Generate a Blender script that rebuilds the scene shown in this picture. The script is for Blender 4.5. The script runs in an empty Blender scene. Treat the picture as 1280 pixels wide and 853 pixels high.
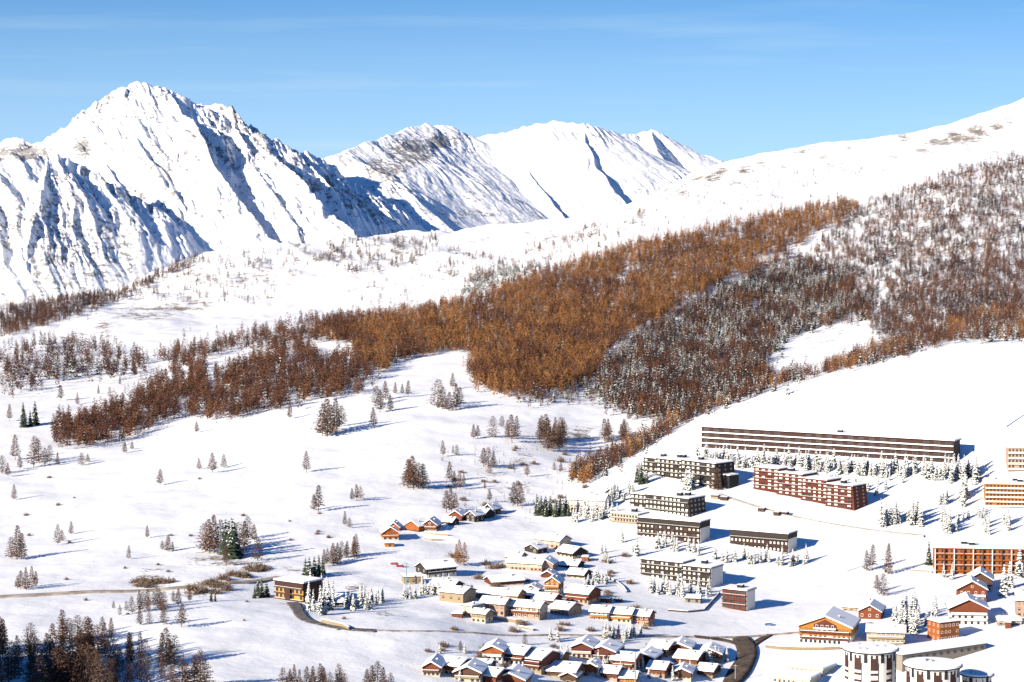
import bpy, math, random
import numpy as np
from mathutils import Vector, Matrix
SC = bpy.context.scene
COL = SC.collection
RNG = np.random.default_rng(7)
random.seed(7)
# ------------------------------------------------------------------ camera model (photo pixels 1280 x 853)
F = 2890.0; CX, CY = 640.0, 426.5
PITCH = math.atan((426.5 - 230.0) / F)
ZC = 240.0
CT, ST = math.cos(PITCH), math.sin(PITCH)
def ray(px, py):
    """per metre of depth Y: (x/Y, (z-zc)/Y)"""
    a = (np.asarray(px, float) - CX) / F; b = (CY - np.asarray(py, float)) / F
    d = CT + b * ST
    return a / d, (b * CT - ST) / d
def P(px, py, D):
    t, e = ray(px, py)
    return Vector((float(t * D), float(D), float(ZC + e * D)))
# ------------------------------------------------------------------ noise
def _hash(ix, iy, seed):
    h = (ix.astype(np.int64) * 374761393 + iy.astype(np.int64) * 668265263 + seed * 2147483647) & 0xFFFFFFFF
    h = ((h ^ (h >> 13)) * 1274126177) & 0xFFFFFFFF
    h = h ^ (h >> 16)
    return h
def perlin(x, y, seed=0):
    x0 = np.floor(x); y0 = np.floor(y); fx = x - x0; fy = y - y0
    ux = fx * fx * fx * (fx * (fx * 6 - 15) + 10); uy = fy * fy * fy * (fy * (fy * 6 - 15) + 10)
    def g(dx, dy):
        a = _hash(x0 + dx, y0 + dy, seed) * (2 * np.pi / 4294967296.0)
        return np.cos(a) * (fx - dx) + np.sin(a) * (fy - dy)
    n0 = g(0, 0) * (1 - ux) + g(1, 0) * ux; n1 = g(0, 1) * (1 - ux) + g(1, 1) * ux
    return (n0 * (1 - uy) + n1 * uy) * 1.5
def fbm(x, y, oct=4, seed=0, gain=0.5, ridged=False):
    s = 0.0; a = 1.0; tot = 0.0
    for i in range(oct):
        n = perlin(x, y, seed + i * 17)
        if ridged: n = 1 - 2 * np.abs(n)
        s = s + a * n; tot += a; a *= gain; x = x * 2.03 + 11.7; y = y * 2.03 + 5.3
    return s / tot
def smooth(a, b, x):
    t = np.clip((x - a) / (b - a), 0, 1); return t * t * (3 - 2 * t)
# ------------------------------------------------------------------ terrain: control points (photo px, row, depth)
COLS = {
 -300: [(900,800),(745,1150),(640,1500),(540,1900),(450,2500),(425,2900),(400,3300),(450,4100)],
 0:    [(905,860),(800,1000),(742,1150),(640,1500),(540,1900),(440,2500),(418,2850),(384,3300),(440,4100)],
 160:  [(880,880),(800,1000),(738,1150),(640,1450),(560,1800),(480,2200),(400,2900),(364,3500),(430,4300)],
 250:  [(870,900),(790,1020),(732,1160),(640,1440),(540,1850),(470,2200),(412,2700),(390,3200),(322,3750),(400,4500)],
 400:  [(870,920),(800,1020),(745,1160),(680,1310),(600,1550),(500,1950),(450,2250),(405,2600),(388,3100),(304,3900),(390,4700)],
 520:  [(870,935),(800,1030),(740,1180),(680,1320),(600,1550),(500,1930),(455,2200),(395,2600),(385,3000),(294,3950),(390,4700)],
 640:  [(870,970),(800,1070),(740,1200),(680,1340),(640,1450),(560,1690),(500,1930),(450,2200),(400,2500),(350,2900),(335,3300),(287,4000),(390,4700)],
 720:  [(870,1000),(800,1085),(740,1210),(680,1350),(605,1560),(565,1720),(500,1960),(430,2320),(370,2700),(327,3050),(280,4000),(390,4700)],
 800:  [(870,1020),(800,1100),(740,1230),(640,1420),(580,1540),(566,1590),(572,1690),(520,1880),(430,2300),(350,2800),(300,3150),(258,4050),(360,4800)],
 880:  [(870,1040),(800,1120),(740,1240),(640,1415),(562,1558),(516,1640),(528,1750),(490,1980),(430,2330),(350,2750),(290,3150),(215,4150),(330,4900)],
 960:  [(870,1050),(800,1130),(740,1250),(640,1410),(566,1537),(490,1655),(503,1770),(480,1980),(430,2350),(370,2700),(268,3300),(200,4200),(330,4900)],
 1060: [(870,1055),(800,1130),(740,1250),(640,1405),(572,1508),(463,1660),(478,1780),(450,2020),(400,2450),(330,2850),(248,3400),(180,4150),(320,4900)],
 1130: [(870,1055),(800,1130),(740,1245),(640,1400),(577,1488),(445,1660),(460,1790),(440,2040),(380,2500),(300,2950),(225,3450),(168,4100),(320,4900)],
 1190: [(870,1055),(800,1130),(740,1240),(640,1400),(582,1472),(430,1655),(446,1790),(425,2050),(360,2550),(280,3000),(210,3500),(155,4100),(320,4900)],
 1290: [(870,1050),(800,1120),(740,1230),(640,1400),(588,1448),(426,1655),(438,1790),(410,2080),(330,2700),(250,3100),(190,3600),(122,4200),(300,4900)],
 1600: [(870,1000),(740,1180),(640,1380),(550,1500),(400,1680),(410,1830),(370,2350),(300,2700),(180,3500),(60,4300),(250,5000)],
}
cp = []
for px, L in COLS.items():
    for py, D in L:
        t, e = ray(px, py); cp.append((float(t), D, float(e)))
    t, e = ray(px, 1450); cp.append((float(t), 380, float(e)))
    t, e = ray(px, L[-1][0] + 55); cp.append((float(t), 7000, float(e)))
cp = np.array(cp)
U = cp[:, 0] * 9.0; V = np.log(cp[:, 1] / 1000.0) * 4.5
def tps(r2): return 0.5 * r2 * np.log(r2 + 1e-9)
n = len(cp)
A = np.zeros((n + 3, n + 3)); A[:n, :n] = tps((U[:, None] - U) ** 2 + (V[:, None] - V) ** 2) + np.eye(n) * 2e-3
A[:n, n] = 1; A[:n, n + 1] = U; A[:n, n + 2] = V; A[n:, :n] = A[:n, n:].T
W = np.linalg.solve(A, np.concatenate([cp[:, 2], np.zeros(3)]))
T0, T1, NT = -0.335, 0.345, 760
LD0, LD1, ND = math.log(400.0), math.log(6500.0), 900
tg = np.linspace(T0, T1, NT); lg = np.linspace(LD0, LD1, ND); Dg = np.exp(lg)
def e_eval(t, D):
    u = t.ravel() * 9.0; v = np.log(D.ravel() / 1000.0) * 4.5
    out = W[n] + W[n + 1] * u + W[n + 2] * v
    for k in range(n):
        out += W[k] * tps((u - U[k]) ** 2 + (v - V[k]) ** 2)
    return out.reshape(t.shape)
tc = np.linspace(T0, T1, 190); lc = np.linspace(LD0, LD1, 225)
Ec = e_eval(*np.meshgrid(tc, np.exp(lc)))
def up2(M, xo, yo, xn, yn):
    # cubic-ish upsample by two linear passes on smooth data
    A1 = np.array([np.interp(xn, xo, r) for r in M]); return np.array([np.interp(yn, yo, c) for c in A1.T]).T
def blur(M, k=2):
    for _ in range(k):
        M = np.concatenate([M[:1], (M[:-2] + 2 * M[1:-1] + M[2:]) / 4, M[-1:]])
        M = np.concatenate([M[:, :1], (M[:, :-2] + 2 * M[:, 1:-1] + M[:, 2:]) / 4, M[:, -1:]], 1)
    return M
EG = blur(up2(Ec, tc, lc, tg, lg), 6)
TG, DG = np.meshgrid(tg, Dg)
XG = TG * DG
ZG = ZC + EG * DG
# detail relief
def bump(px, py, D, h, rx, ry, ang=0):
    p = P(px, py, D); dx = XG - p.x; dy = DG - p.y
    c, s = math.cos(ang), math.sin(ang)
    u = (dx * c + dy * s) / rx; v = (-dx * s + dy * c) / ry
    return h * np.exp(-(u * u + v * v))
ROUGH = 1.35 * smooth(2300, 3600, DG)
village = smooth(0.0, 0.05, TG) * (1 - smooth(1500, 1700, DG))
open_ = 1 - 0.72 * village
ZG += fbm(XG / 260, DG / 260, 3, 3) * 5.0 * (0.5 + ROUGH) * open_
ZG += fbm(XG / 70, DG / 70, 3, 5) * 3.2 * (0.62 + 0.9 * ROUGH) * open_
ZG += fbm(XG / 22, DG / 30, 3, 9) * 0.55 * (0.6 + 3.0 * ROUGH) * open_
gul = fbm(XG / 120 + 0.004 * DG, DG / 420, 3, 21, ridged=True)
ZG += gul * 5.0 * smooth(2700, 3600, DG) * (1 - 0.6 * smooth(0.03, 0.12, TG))
# hollow at lower left and the wooded hill outside the frame that shades it
ZG += bump(100, 840, 950, -9, 34, 60)
ZG += bump(-240, 860, 872, 50, 46, 62)
def gz(t, D):
    t = np.asarray(t, float); l = np.log(np.asarray(D, float))
    i = np.clip((l - LD0) / (LD1 - LD0) * (ND - 1), 0, ND - 1.001); j = np.clip((t - T0) / (T1 - T0) * (NT - 1), 0, NT - 1.001)
    i0 = i.astype(int); j0 = j.astype(int); a = i - i0; b = j - j0
    return (ZG[i0, j0] * (1 - a) * (1 - b) + ZG[i0 + 1, j0] * a * (1 - b) + ZG[i0, j0 + 1] * (1 - a) * b + ZG[i0 + 1, j0 + 1] * a * b)
def gxy(x, y): return float(gz(x / y, y))
def hits(px, py, dmin=640):
    """ground points (x, y, z) under photo pixels; nan where the ray misses"""
    px = np.atleast_1d(np.asarray(px, float)); py = np.atleast_1d(np.asarray(py, float))
    t, e = ray(px, py); out = np.full((len(px), 3), np.nan)
    k0 = int(np.searchsorted(Dg, dmin))
    for s in range(0, len(px), 2000):
        tt = t[s:s + 2000]; ee = e[s:s + 2000]
        j = np.clip((tt - T0) / (T1 - T0) * (NT - 1), 0, NT - 1.001); j0 = j.astype(int); b = j - j0
        Z = ZG[k0:, j0] * (1 - b) + ZG[k0:, j0 + 1] * b
        d = (ZC + ee[None] * Dg[k0:, None]) - Z
        below = d < 0
        k = np.argmax(below, 0); ok = below.any(0) & (k > 0)
        kk = np.maximum(k, 1); c = np.arange(len(tt))
        d0 = d[kk - 1, c]; d1 = d[kk, c]; w = d0 / np.maximum(d0 - d1, 1e-9)
        D = Dg[k0 + kk - 1] * (1 - w) + Dg[k0 + kk] * w
        D = np.nan_to_num(D, nan=1000.0, posinf=1000.0, neginf=1000.0); D = np.clip(D, 450, 6400); x = tt * D; z = gz(tt, D)
        out[s:s + 2000][ok] = np.stack([x, D, z], 1)[ok]
    return out
def G(px, py):
    h = hits([px], [py])[0]
    return Vector(h)
# ------------------------------------------------------------------ materials
def mat(name, col, rough=0.7, **kw):
    m = bpy.data.materials.new(name); m.use_nodes = True
    b = m.node_tree.nodes['Principled BSDF']
    b.inputs['Base Color'].default_value = (*col, 1); b.inputs['Roughness'].default_value = rough
    if 'Specular IOR Level' in b.inputs: b.inputs['Specular IOR Level'].default_value = kw.get('spec', 0.25)
    return m
class N:
    def __init__(s, m): s.t = m.node_tree; s.b = s.t.nodes['Principled BSDF']
    def new(s, kind, **kw):
        nd = s.t.nodes.new(kind)
        for k, v in kw.items(): setattr(nd, k, v)
        return nd
    def link(s, a, b): s.t.links.new(a, b)
    def noise(s, scale, detail=4, rough=0.55, vec=None):
        nd = s.new('ShaderNodeTexNoise'); nd.inputs['Scale'].default_value = scale; nd.inputs['Detail'].default_value = detail; nd.inputs['Roughness'].default_value = rough
        if vec is not None: s.link(vec, nd.inputs['Vector'])
        return nd
    def ramp(s, src, stops):
        nd = s.new('ShaderNodeValToRGB'); els = nd.color_ramp.elements
        while len(els) < len(stops): els.new(0.5)
        for e, (p, c) in zip(els, stops): e.position = p; e.color = (*c, 1)
        s.link(src, nd.inputs['Fac']); return nd
    def mix(s, fac, a, b):
        nd = s.new('ShaderNodeMix', data_type='RGBA')
        if hasattr(fac, 'name'): s.link(fac, nd.inputs[0])
        else: nd.inputs[0].default_value = fac
        for v, i in ((a, 6), (b, 7)):
            if hasattr(v, 'name'): s.link(v, nd.inputs[i])
            else: nd.inputs[i].default_value = (*v, 1)
        return nd.outputs[2]
    def math(s, op, a, b=0.0, clamp=False):
        nd = s.new('ShaderNodeMath', operation=op); nd.use_clamp = clamp
        for v, i in ((a, 0), (b, 1)):
            if hasattr(v, 'name'): s.link(v, nd.inputs[i])
            else: nd.inputs[i].default_value = v
        return nd.outputs[0]
SNOW = (0.90, 0.90, 0.905)
def snow_ground():
    m = mat('snow_ground', SNOW, 0.65); k = N(m)
    geo = k.new('ShaderNodeNewGeometry'); pos = geo.outputs['Position']
    at = k.new('ShaderNodeAttribute', attribute_name='rock')
    n1 = k.noise(0.055, 6, 0.62, pos); n2 = k.noise(0.4, 4, 0.6, pos)
    rock = k.ramp(n2.outputs['Fac'], [(0.3, (0.10, 0.082, 0.066)), (0.5, (0.23, 0.19, 0.15)), (0.72, (0.36, 0.305, 0.245))])
    f = k.math('ADD', k.math('MULTIPLY', at.outputs['Fac'], 1.0), k.math('MULTIPLY', k.math('SUBTRACT', n1.outputs['Fac'], 0.5), 2.6))
    f = k.math('ADD', f, k.math('MULTIPLY', k.math('SUBTRACT', n2.outputs['Fac'], 0.5), 2.2))
    f = k.math('MULTIPLY', k.math('SUBTRACT', f, 0.54), 3.5, True)
    g = k.math('MULTIPLY', at.outputs['Fac'], 30, True)
    f = k.math('MULTIPLY', f, g)
    nw = k.noise(0.03, 6, 0.6, pos); crust = k.ramp(nw.outputs['Fac'], [(0.35, (0.80, 0.80, 0.80)), (0.6, SNOW)])
    k.link(k.mix(f, crust.outputs['Color'], rock.outputs['Color']), k.b.inputs['Base Color'])
    b = k.new('ShaderNodeBump'); b.inputs['Strength'].default_value = 0.5; b.inputs['Distance'].default_value = 1.0
    n3 = k.noise(0.12, 5, 0.6, pos); k.link(n3.outputs['Fac'], b.inputs['Height']); k.link(b.outputs['Normal'], k.b.inputs['Normal'])
    return m
def mountain_mat():
    m = mat('alpine_rock_snow', SNOW, 0.7); k = N(m)
    geo = k.new('ShaderNodeNewGeometry'); pos = geo.outputs['Position']
    at = k.new('ShaderNodeAttribute', attribute_name='rock')
    n1 = k.noise(0.012, 6, 0.65, pos); n2 = k.noise(0.05, 6, 0.7, pos)
    st = k.new('ShaderNodeMapping'); st.inputs['Scale'].default_value = (1.0, 1.0, 3.5); st.inputs['Rotation'].default_value = (0.1, 0.25, 0)
    k.link(pos, st.inputs['Vector'])
    n3 = k.noise(0.018, 5, 0.65, st.outputs['Vector'])
    rock = k.ramp(n2.outputs['Fac'], [(0.3, (0.07, 0.066, 0.066)), (0.5, (0.15, 0.138, 0.13)), (0.72, (0.25, 0.225, 0.205))])
    f = k.math('ADD', at.outputs['Fac'], k.math('MULTIPLY', k.math('SUBTRACT', n3.outputs['Fac'], 0.5), 2.0))
    f = k.math('ADD', f, k.math('MULTIPLY', k.math('SUBTRACT', n2.outputs['Fac'], 0.5), 2.4))
    f = k.math('MULTIPLY', k.math('SUBTRACT', f, 0.56), 3.4, True)
    k.link(k.mix(k.math('MULTIPLY', f, 0.85), SNOW, rock.outputs['Color']), k.b.inputs['Base Color'])
    b = k.new('ShaderNodeBump'); b.inputs['Strength'].default_value = 0.7; b.inputs['Distance'].default_value = 14.0
    k.link(n1.outputs['Fac'], b.inputs['Height'])
    b2 = k.new('ShaderNodeBump'); b2.inputs['Strength'].default_value = 0.6; b2.inputs['Distance'].default_value = 5.0
    k.link(n2.outputs['Fac'], b2.inputs['Height']); k.link(b.outputs['Normal'], b2.inputs['Normal']); k.link(b2.outputs['Normal'], k.b.inputs['Normal'])
    return m
# ------------------------------------------------------------------ mesh helpers
def np_mesh(name, co, quads=None, tris=None, smooth_=False):
    me = bpy.data.meshes.new(name)
    loops = []; tot = []
    if quads is not None and len(quads): loops.append(np.asarray(quads).ravel()); tot += [4] * len(quads)
    if tris is not None and len(tris): loops.append(np.asarray(tris).ravel()); tot += [3] * len(tris)
    loops = np.concatenate(loops); tot = np.array(tot)
    me.vertices.add(len(co)); me.vertices.foreach_set('co', np.asarray(co, np.float32).ravel())
    me.loops.add(len(loops)); me.loops.foreach_set('vertex_index', loops.astype(np.int32))
    me.polygons.add(len(tot)); me.polygons.foreach_set('loop_start', np.concatenate([[0], np.cumsum(tot)[:-1]]).astype(np.int32))
    me.polygons.foreach_set('loop_total', tot.astype(np.int32))
    me.polygons.foreach_set('use_smooth', np.full(len(tot), smooth_))
    me.update(calc_edges=True); return me
def link(name, me, parent=None):
    o = bpy.data.objects.new(name, me); COL.objects.link(o)
    if parent is not None: o.parent = parent
    return o
def tag(o, label=None, cat=None, group=None, kind=None):
    if label: o['label'] = label
    if cat: o['category'] = cat
    if group: o['group'] = group
    if kind: o['kind'] = kind
    return o
def grid_mesh(name, X, Y, Z):
    r, c = X.shape; idx = np.arange(r * c).reshape(r, c)
    q = np.stack([idx[:-1, :-1], idx[:-1, 1:], idx[1:, 1:], idx[1:, :-1]], -1).reshape(-1, 4)
    return np_mesh(name, np.stack([X, Y, Z], -1).reshape(-1, 3), q, smooth_=True)
def fattr(me, name, vals):
    a = me.attributes.new(name, 'FLOAT', 'POINT'); a.data.foreach_set('value', np.asarray(vals, np.float32).ravel())
# rock patches on the near ground: (px, row, radius px x, radius px y, strength)
ROCKS = [(1180,178,22,5,.9),(1210,175,20,5,.9),(1155,190,14,4,.7),(890,222,26,5,.8),(845,240,22,5,.7),(1000,190,16,4,.7),(1045,205,16,4,.6),(920,230,20,4,.6),(800,262,20,4,.6),(1120,195,12,3,.6),(600,300,24,4,.6),(300,350,34,6,.6),(180,395,40,5,.7),(100,440,26,6,.7),(720,545,20,8,.6),(620,600,18,6,.6),(300,712,30,5,.7),(240,742,26,4,.6),(460,745,20,4,.6),(1150,600,20,3,.5),(1195,172,14,7,1.0),(1222,165,16,6,1.0),(1245,158,16,5,.9),(1130,172,10,4,.8),(1262,150,8,4,.7),(930,212,12,5,.85),(900,214,10,6,.9),(950,204,10,3,.8),(980,208,6,3,.6),
 (870,222,14,4,.7),(1060,185,7,3,.7),(1085,180,5,2,.6),(1030,196,10,3,.6),(215,386,60,2.5,.95),(130,410,14,7,.8),(90,425,22,9,.7),(110,440,30,4,.6),(240,380,30,4,.7),
 (345,372,20,5,.5),(440,360,10,4,.5),(470,352,8,4,.5),(185,726,22,8,.8),(700,540,20,8,.6),(660,575,25,8,.5),(640,610,20,8,.5),(745,470,40,14,.55),
 (700,300,50,6,.5),(740,290,50,6,.5),(640,300,40,5,.45),(420,320,40,10,.55),(500,310,30,8,.5),(560,350,20,6,.4),(1150,300,140,50,.42),(1230,240,60,25,.4),(1030,420,40,16,.4),
 (280,700,40,8,.7),(370,712,30,5,.6),(450,735,16,4,.55),(478,768,14,4,.6),(505,772,10,3,.5),(240,350,50,12,.5),(330,340,40,10,.45)]
ground = None
def build_ground():
    a = EG  # recover photo rows from the elevation slopes
    T, E = TG, (ZG - ZC) / DG
    b = (ST + E * CT) / (CT - E * ST); d = CT + b * ST
    PX = CX + F * T * d; PY = CY - b * F
    R = np.zeros_like(PX)
    for (x, y, rx, ry, s) in ROCKS:
        R = np.maximum(R, s * np.exp(-((PX - x) / (rx * 1.15)) ** 2 - ((PY - y) / (ry * 1.5)) ** 2))
    slope = np.abs(np.gradient(ZG, axis=0) / np.gradient(DG, axis=0))
    R = np.maximum(R, 0.55 * smooth(0.5, 0.9, slope) * (DG > 2600))
    me = grid_mesh('snow_slope', XG, DG, ZG); fattr(me, 'rock', R)
    me.materials.append(snow_ground())
    o = link('snow_slope', me); tag(o, kind='structure'); return o
build_ground()
# ------------------------------------------------------------------ far mountains
def ridge_height(X, Y, ridges):
    H = np.full(X.shape, -1e4)
    for pts, sl, sr, pw in ridges:
        Q = [P(*p) for p in pts]
        best = np.full(X.shape, 1e9); hz = np.full(X.shape, -1e4)
        cur = np.full(X.shape, -1e4)
        for a, b in zip(Q[:-1], Q[1:]):
            dx, dy = b.x - a.x, b.y - a.y; L2 = dx * dx + dy * dy
            u = np.clip(((X - a.x) * dx + (Y - a.y) * dy) / L2, 0, 1)
            qx = a.x + u * dx; qy = a.y + u * dy
            dist = np.hypot(X - qx, Y - qy); side = (X - qx) * dy - (Y - qy) * dx   # >0: right of travel
            s = np.where(side > 0, sr, sl)
            cur = np.maximum(cur, a.z + u * (b.z - a.z) - s * dist ** pw * (100 ** (1 - pw)))
        H = np.maximum(H, cur) + 0 * H
    return H
def mountain(name, label, t0, t1, nt, d0, d1, nd, ridges, rocks, seed, rough, foot, gamp, ribrock):
    t = np.linspace(t0, t1, nt); D = np.linspace(d0, d1, nd); T, Y = np.meshgrid(t, D); X = T * Y
    wx = fbm(X / 420, Y / 420, 4, seed + 50) * 60; wy = fbm(X / 420, Y / 420, 4, seed + 60) * 70
    H = ridge_height(X + wx * 0.35, Y + wy * 0.6, ridges)
    hn = smooth(foot - 50, foot + 250, H); H0 = H
    H += rough * fbm(X / 420, Y / 420, 5, seed, 0.5, ridged=True) * hn
    m1 = smooth(-0.25, 0.45, fbm(X / 650, Y / 900, 2, seed + 3)); m2 = smooth(-0.3, 0.4, fbm(X / 500, Y / 700, 2, seed + 4))
    # gullies running down the face, towards the viewer and to the right
    u = X + wx * 1.2 + (Y - 9000) * 0.42; v = Y + wy
    H += gamp * (0.45 + m1) * fbm(u / 150, v / 900, 3, seed + 7, 0.5, ridged=True) * hn
    H += gamp * 0.6 * (0.35 + m2) * fbm(u / 52, v / 420, 3, seed + 8, 0.55, ridged=True) * hn
    H += gamp * 0.34 * (0.3 + m1) * fbm(X / 60, Y / 60, 5, seed + 9, 0.62, ridged=True) * hn
    E = (H - ZC) / Y; b = (ST + E * CT) / (CT - E * ST); d = CT + b * ST
    PX = CX + F * T * d; PY = CY - b * F
    gy, gx = np.gradient(H); sl = np.hypot(gy / (D[1] - D[0]), gx / np.maximum((t[1] - t[0]) * Y, 1))
    rib = fbm(u / 60, v / 300, 4, seed + 21, 0.6, ridged=True)
    R = np.maximum(0.5 * smooth(0.7, 1.4, sl), ribrock * smooth(0.15, 0.75, rib) * (0.35 + m2))
    for (x, y, rx, ry, s) in rocks:
        R = np.maximum(R, s * np.exp(-(((PX - x) / rx) ** 2 + ((PY - y) / ry) ** 2) ** 1.5))
    me = grid_mesh(name, X, Y, np.maximum(H, foot - 120)); fattr(me, 'rock', R); me.materials.append(MMAT)
    o = link(name, me); tag(o, label=label, kind='structure'); return o
MMAT = mountain_mat()
CHAB = [
 ([(-400,215,9300),(-60,205,9500),(0,190,9600),(14,184,9600),(30,181,9600),(50,187,9600),(72,180,9600),(88,184,9600),(100,172,9620),(120,150,9650),(150,122,9690),(170,110,9700),(186,108,9700),(205,116,9720),(222,130,9800),(232,138,9850),(252,138,9850),(275,142,9800),(290,155,9700),(325,183,9500),(365,200,9650),(400,214,9750),(440,245,9850),(470,263,9900),(510,300,9950),(600,350,9950)], .95, .62, 1.0),
 ([(205,116,9720),(222,140,9520),(240,168,9330),(258,198,9130),(272,222,8980),(300,262,8800),(340,305,8550),(380,345,8300)], .62, 2.8, 1.0),
 ([(325,183,9500),(336,200,9350),(348,217,9200),(385,252,8960),(430,290,8680),(470,330,8400)], .62, 2.8, 1.0),
 ([(290,155,9700),(298,180,9480),(312,215,9230),(338,255,8950),(372,300,8650)], .75, 1.5, 1.0),
 ([(150,122,9690),(160,155,9430),(178,190,9200),(205,232,8960),(232,268,8760)], .8, 1.7, 1.0),
 ([(120,150,9650),(118,180,9380),(128,205,9180),(150,235,8960)], .8, 1.6, 1.0),
 ([(-300,215,8250),(-120,205,8350),(0,205,8450),(60,203,8550),(86,209,8600),(130,243,8560),(165,270,8520),(195,298,8480),(225,335,8420),(260,385,8350)], 2.2, .62, 1.0),
 ([(60,203,8550),(52,250,8250),(40,310,7980),(30,360,7800)], .75, 1.5, 1.0),
 ([(110,227,8580),(112,280,8300),(120,330,8100),(130,370,7950)], .75, 1.5, 1.0),
 ([(165,270,8520),(168,310,8300),(180,350,8100)], .75, 1.5, 1.0),
 ([(0,205,8450),(-12,270,8150),(-20,340,7900)], .75, 1.5, 1.0),
]
CHAB = [(p, sl, sr, w) for p, sl, sr, w in CHAB]
# spurs travel towards the viewer, so their picture-right side is the left-hand side of travel
CHAB = [CHAB[0], *[(p, sr, sl, w) for p, sl, sr, w in CHAB[1:6]], CHAB[6], *[(p, sr, sl, w) for p, sl, sr, w in CHAB[7:]]]
mountain('rocky_peak', None, -0.30, 0.0, 820, 7600, 10600, 560, CHAB,
         [(30,192,48,14,1.0),(103,185,17,22,.95),(60,290,100,90,.64),(120,310,90,70,.66),(195,150,40,30,.52),(225,210,70,50,.42),(250,250,60,50,.42),(310,200,40,40,.42),(20,300,60,70,.42),(60,350,80,40,.5),(140,340,60,50,.4),(240,175,30,14,.5),(190,125,30,12,.45),(310,240,60,40,.36),(0,240,30,40,.5)], 31, 24, -200, 31, .62)
MASS = [
 ([(330,262,10200),(380,222,10350),(395,211,10400),(430,193,10600),(480,175,11100),(510,165,11700),(535,159,12000),(560,162,12050),(590,175,12150),(622,175,12150),(650,165,12100),(668,160,12100),(690,157,12100),(730,159,12100),(736,160,12150)], .5, .46, 1.0),
 ([(535,159,12000),(530,185,11800),(512,212,11550),(495,235,11350),(485,265,11100)], .5, 2.0, 1.0),
 ([(560,162,12050),(556,185,11850),(548,205,11700)], .5, 1.6, 1.0),
 ([(732,159,12100),(734,180,11850),(744,208,11560),(764,238,11250),(790,268,10980)], .40, 2.6, 1.0),
 ([(655,205,11700),(672,232,11350),(692,255,11050),(715,285,10750)], .40, 2.4, 1.0),
 ([(430,193,10600),(480,225,10300),(520,262,10050),(560,300,9800)], .38, .5, 1.0),
 ([(300,300,9900),(400,290,9900),(600,290,10300),(800,285,10600),(950,280,10800)], .2, .5, 1.0),
 ([(890,197,12900),(850,190,12900),(824,175,12900),(812,164,12900),(798,172,12850),(775,173,12750),(745,161,12500),(736,160,12300)], .62, .5, 1.0),
 ([(812,164,12900),(822,190,12500),(845,225,12000),(870,255,11500)], .5, .8, 1.0),
 ([(890,197,12900),(930,215,12900),(1020,235,12900)], .5, .5, 1.0),
]
MASS = [MASS[0], *[(p, sr, sl, w) for p, sl, sr, w in MASS[1:]]]
mountain('snow_massif', None, -0.14, 0.16, 760, 9500, 13600, 500, MASS,
         [(515,190,42,22,.95),(480,212,36,18,.9),(548,178,24,15,.95),(495,235,16,10,.6),(590,245,40,12,.5),(600,268,60,10,.6),(640,280,50,10,.55),(700,270,30,10,.5),(560,255,30,8,.45),(815,168,8,5,.6)], 77, 16, 0, 13, .45)
# plain closing the view beyond and beside everything
m = mat('far_snow', SNOW)
me = np_mesh('snowfield', [(-30000,-4000,-420),(30000,-4000,-420),(30000,40000,-420),(-30000,40000,-420)], [(0,1,2,3)]); me.materials.append(m)
tag(link('snowfield', me), kind='structure')
# ------------------------------------------------------------------ light, sky, camera
SUN_EL, SUN_AZ = math.radians(22), math.radians(-131)   # azimuth from +Y clockwise: behind and left of the camera
sdir = Vector((math.sin(SUN_AZ) * math.cos(SUN_EL), math.cos(SUN_AZ) * math.cos(SUN_EL), math.sin(SUN_EL)))
ld = bpy.data.lights.new('sun', 'SUN'); ld.energy = 4.8; ld.angle = math.radians(0.5); ld.color = (1.0, 0.895, 0.745)
lo = bpy.data.objects.new('sun', ld); COL.objects.link(lo); lo.rotation_euler = sdir.to_track_quat('Z', 'Y').to_euler()
w = bpy.data.worlds.new('World'); SC.world = w; w.use_nodes = True
wt = w.node_tree; bg = wt.nodes['Background']
sky = wt.nodes.new('ShaderNodeTexSky'); sky.sky_type = 'NISHITA'; sky.sun_disc = False
sky.sun_elevation = SUN_EL; sky.sun_rotation = SUN_AZ; sky.altitude = 2200; sky.air_density = 1.0; sky.dust_density = 0.0; sky.ozone_density = 3.0
tc_ = wt.nodes.new('ShaderNodeTexCoord'); mp_ = wt.nodes.new('ShaderNodeVectorMath'); mp_.operation = 'MULTIPLY_ADD'; mp_.inputs[1].default_value = (1, 1, 2.6); mp_.inputs[2].default_value = (0, 0, 0.2)
nz_ = wt.nodes.new('ShaderNodeVectorMath'); nz_.operation = 'NORMALIZE'
wt.links.new(tc_.outputs['Generated'], mp_.inputs[0]); wt.links.new(mp_.outputs[0], nz_.inputs[0]); wt.links.new(nz_.outputs[0], sky.inputs[0])
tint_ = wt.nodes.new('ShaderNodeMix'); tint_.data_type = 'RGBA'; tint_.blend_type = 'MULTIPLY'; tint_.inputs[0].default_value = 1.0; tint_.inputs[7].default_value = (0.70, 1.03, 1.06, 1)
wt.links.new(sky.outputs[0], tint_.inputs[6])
def wnode(kind, **kw):
    nd = wt.nodes.new(kind)
    for k_, v_ in kw.items(): setattr(nd, k_, v_)
    return nd
sep_ = wnode('ShaderNodeSeparateXYZ'); wt.links.new(tc_.outputs['Generated'], sep_.inputs[0])
mr_ = wnode('ShaderNodeMapRange'); mr_.inputs[1].default_value = 0.085; mr_.inputs[2].default_value = -0.01; mr_.inputs[3].default_value = 0.0; mr_.inputs[4].default_value = 0.72
wt.links.new(sep_.outputs[2], mr_.inputs[0])
cm_ = wnode('ShaderNodeMapping'); cm_.inputs['Scale'].default_value = (7, 7, 110); cm_.inputs['Rotation'].default_value = (0, math.radians(-1.2), 0)
wt.links.new(tc_.outputs['Generated'], cm_.inputs['Vector'])
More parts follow.
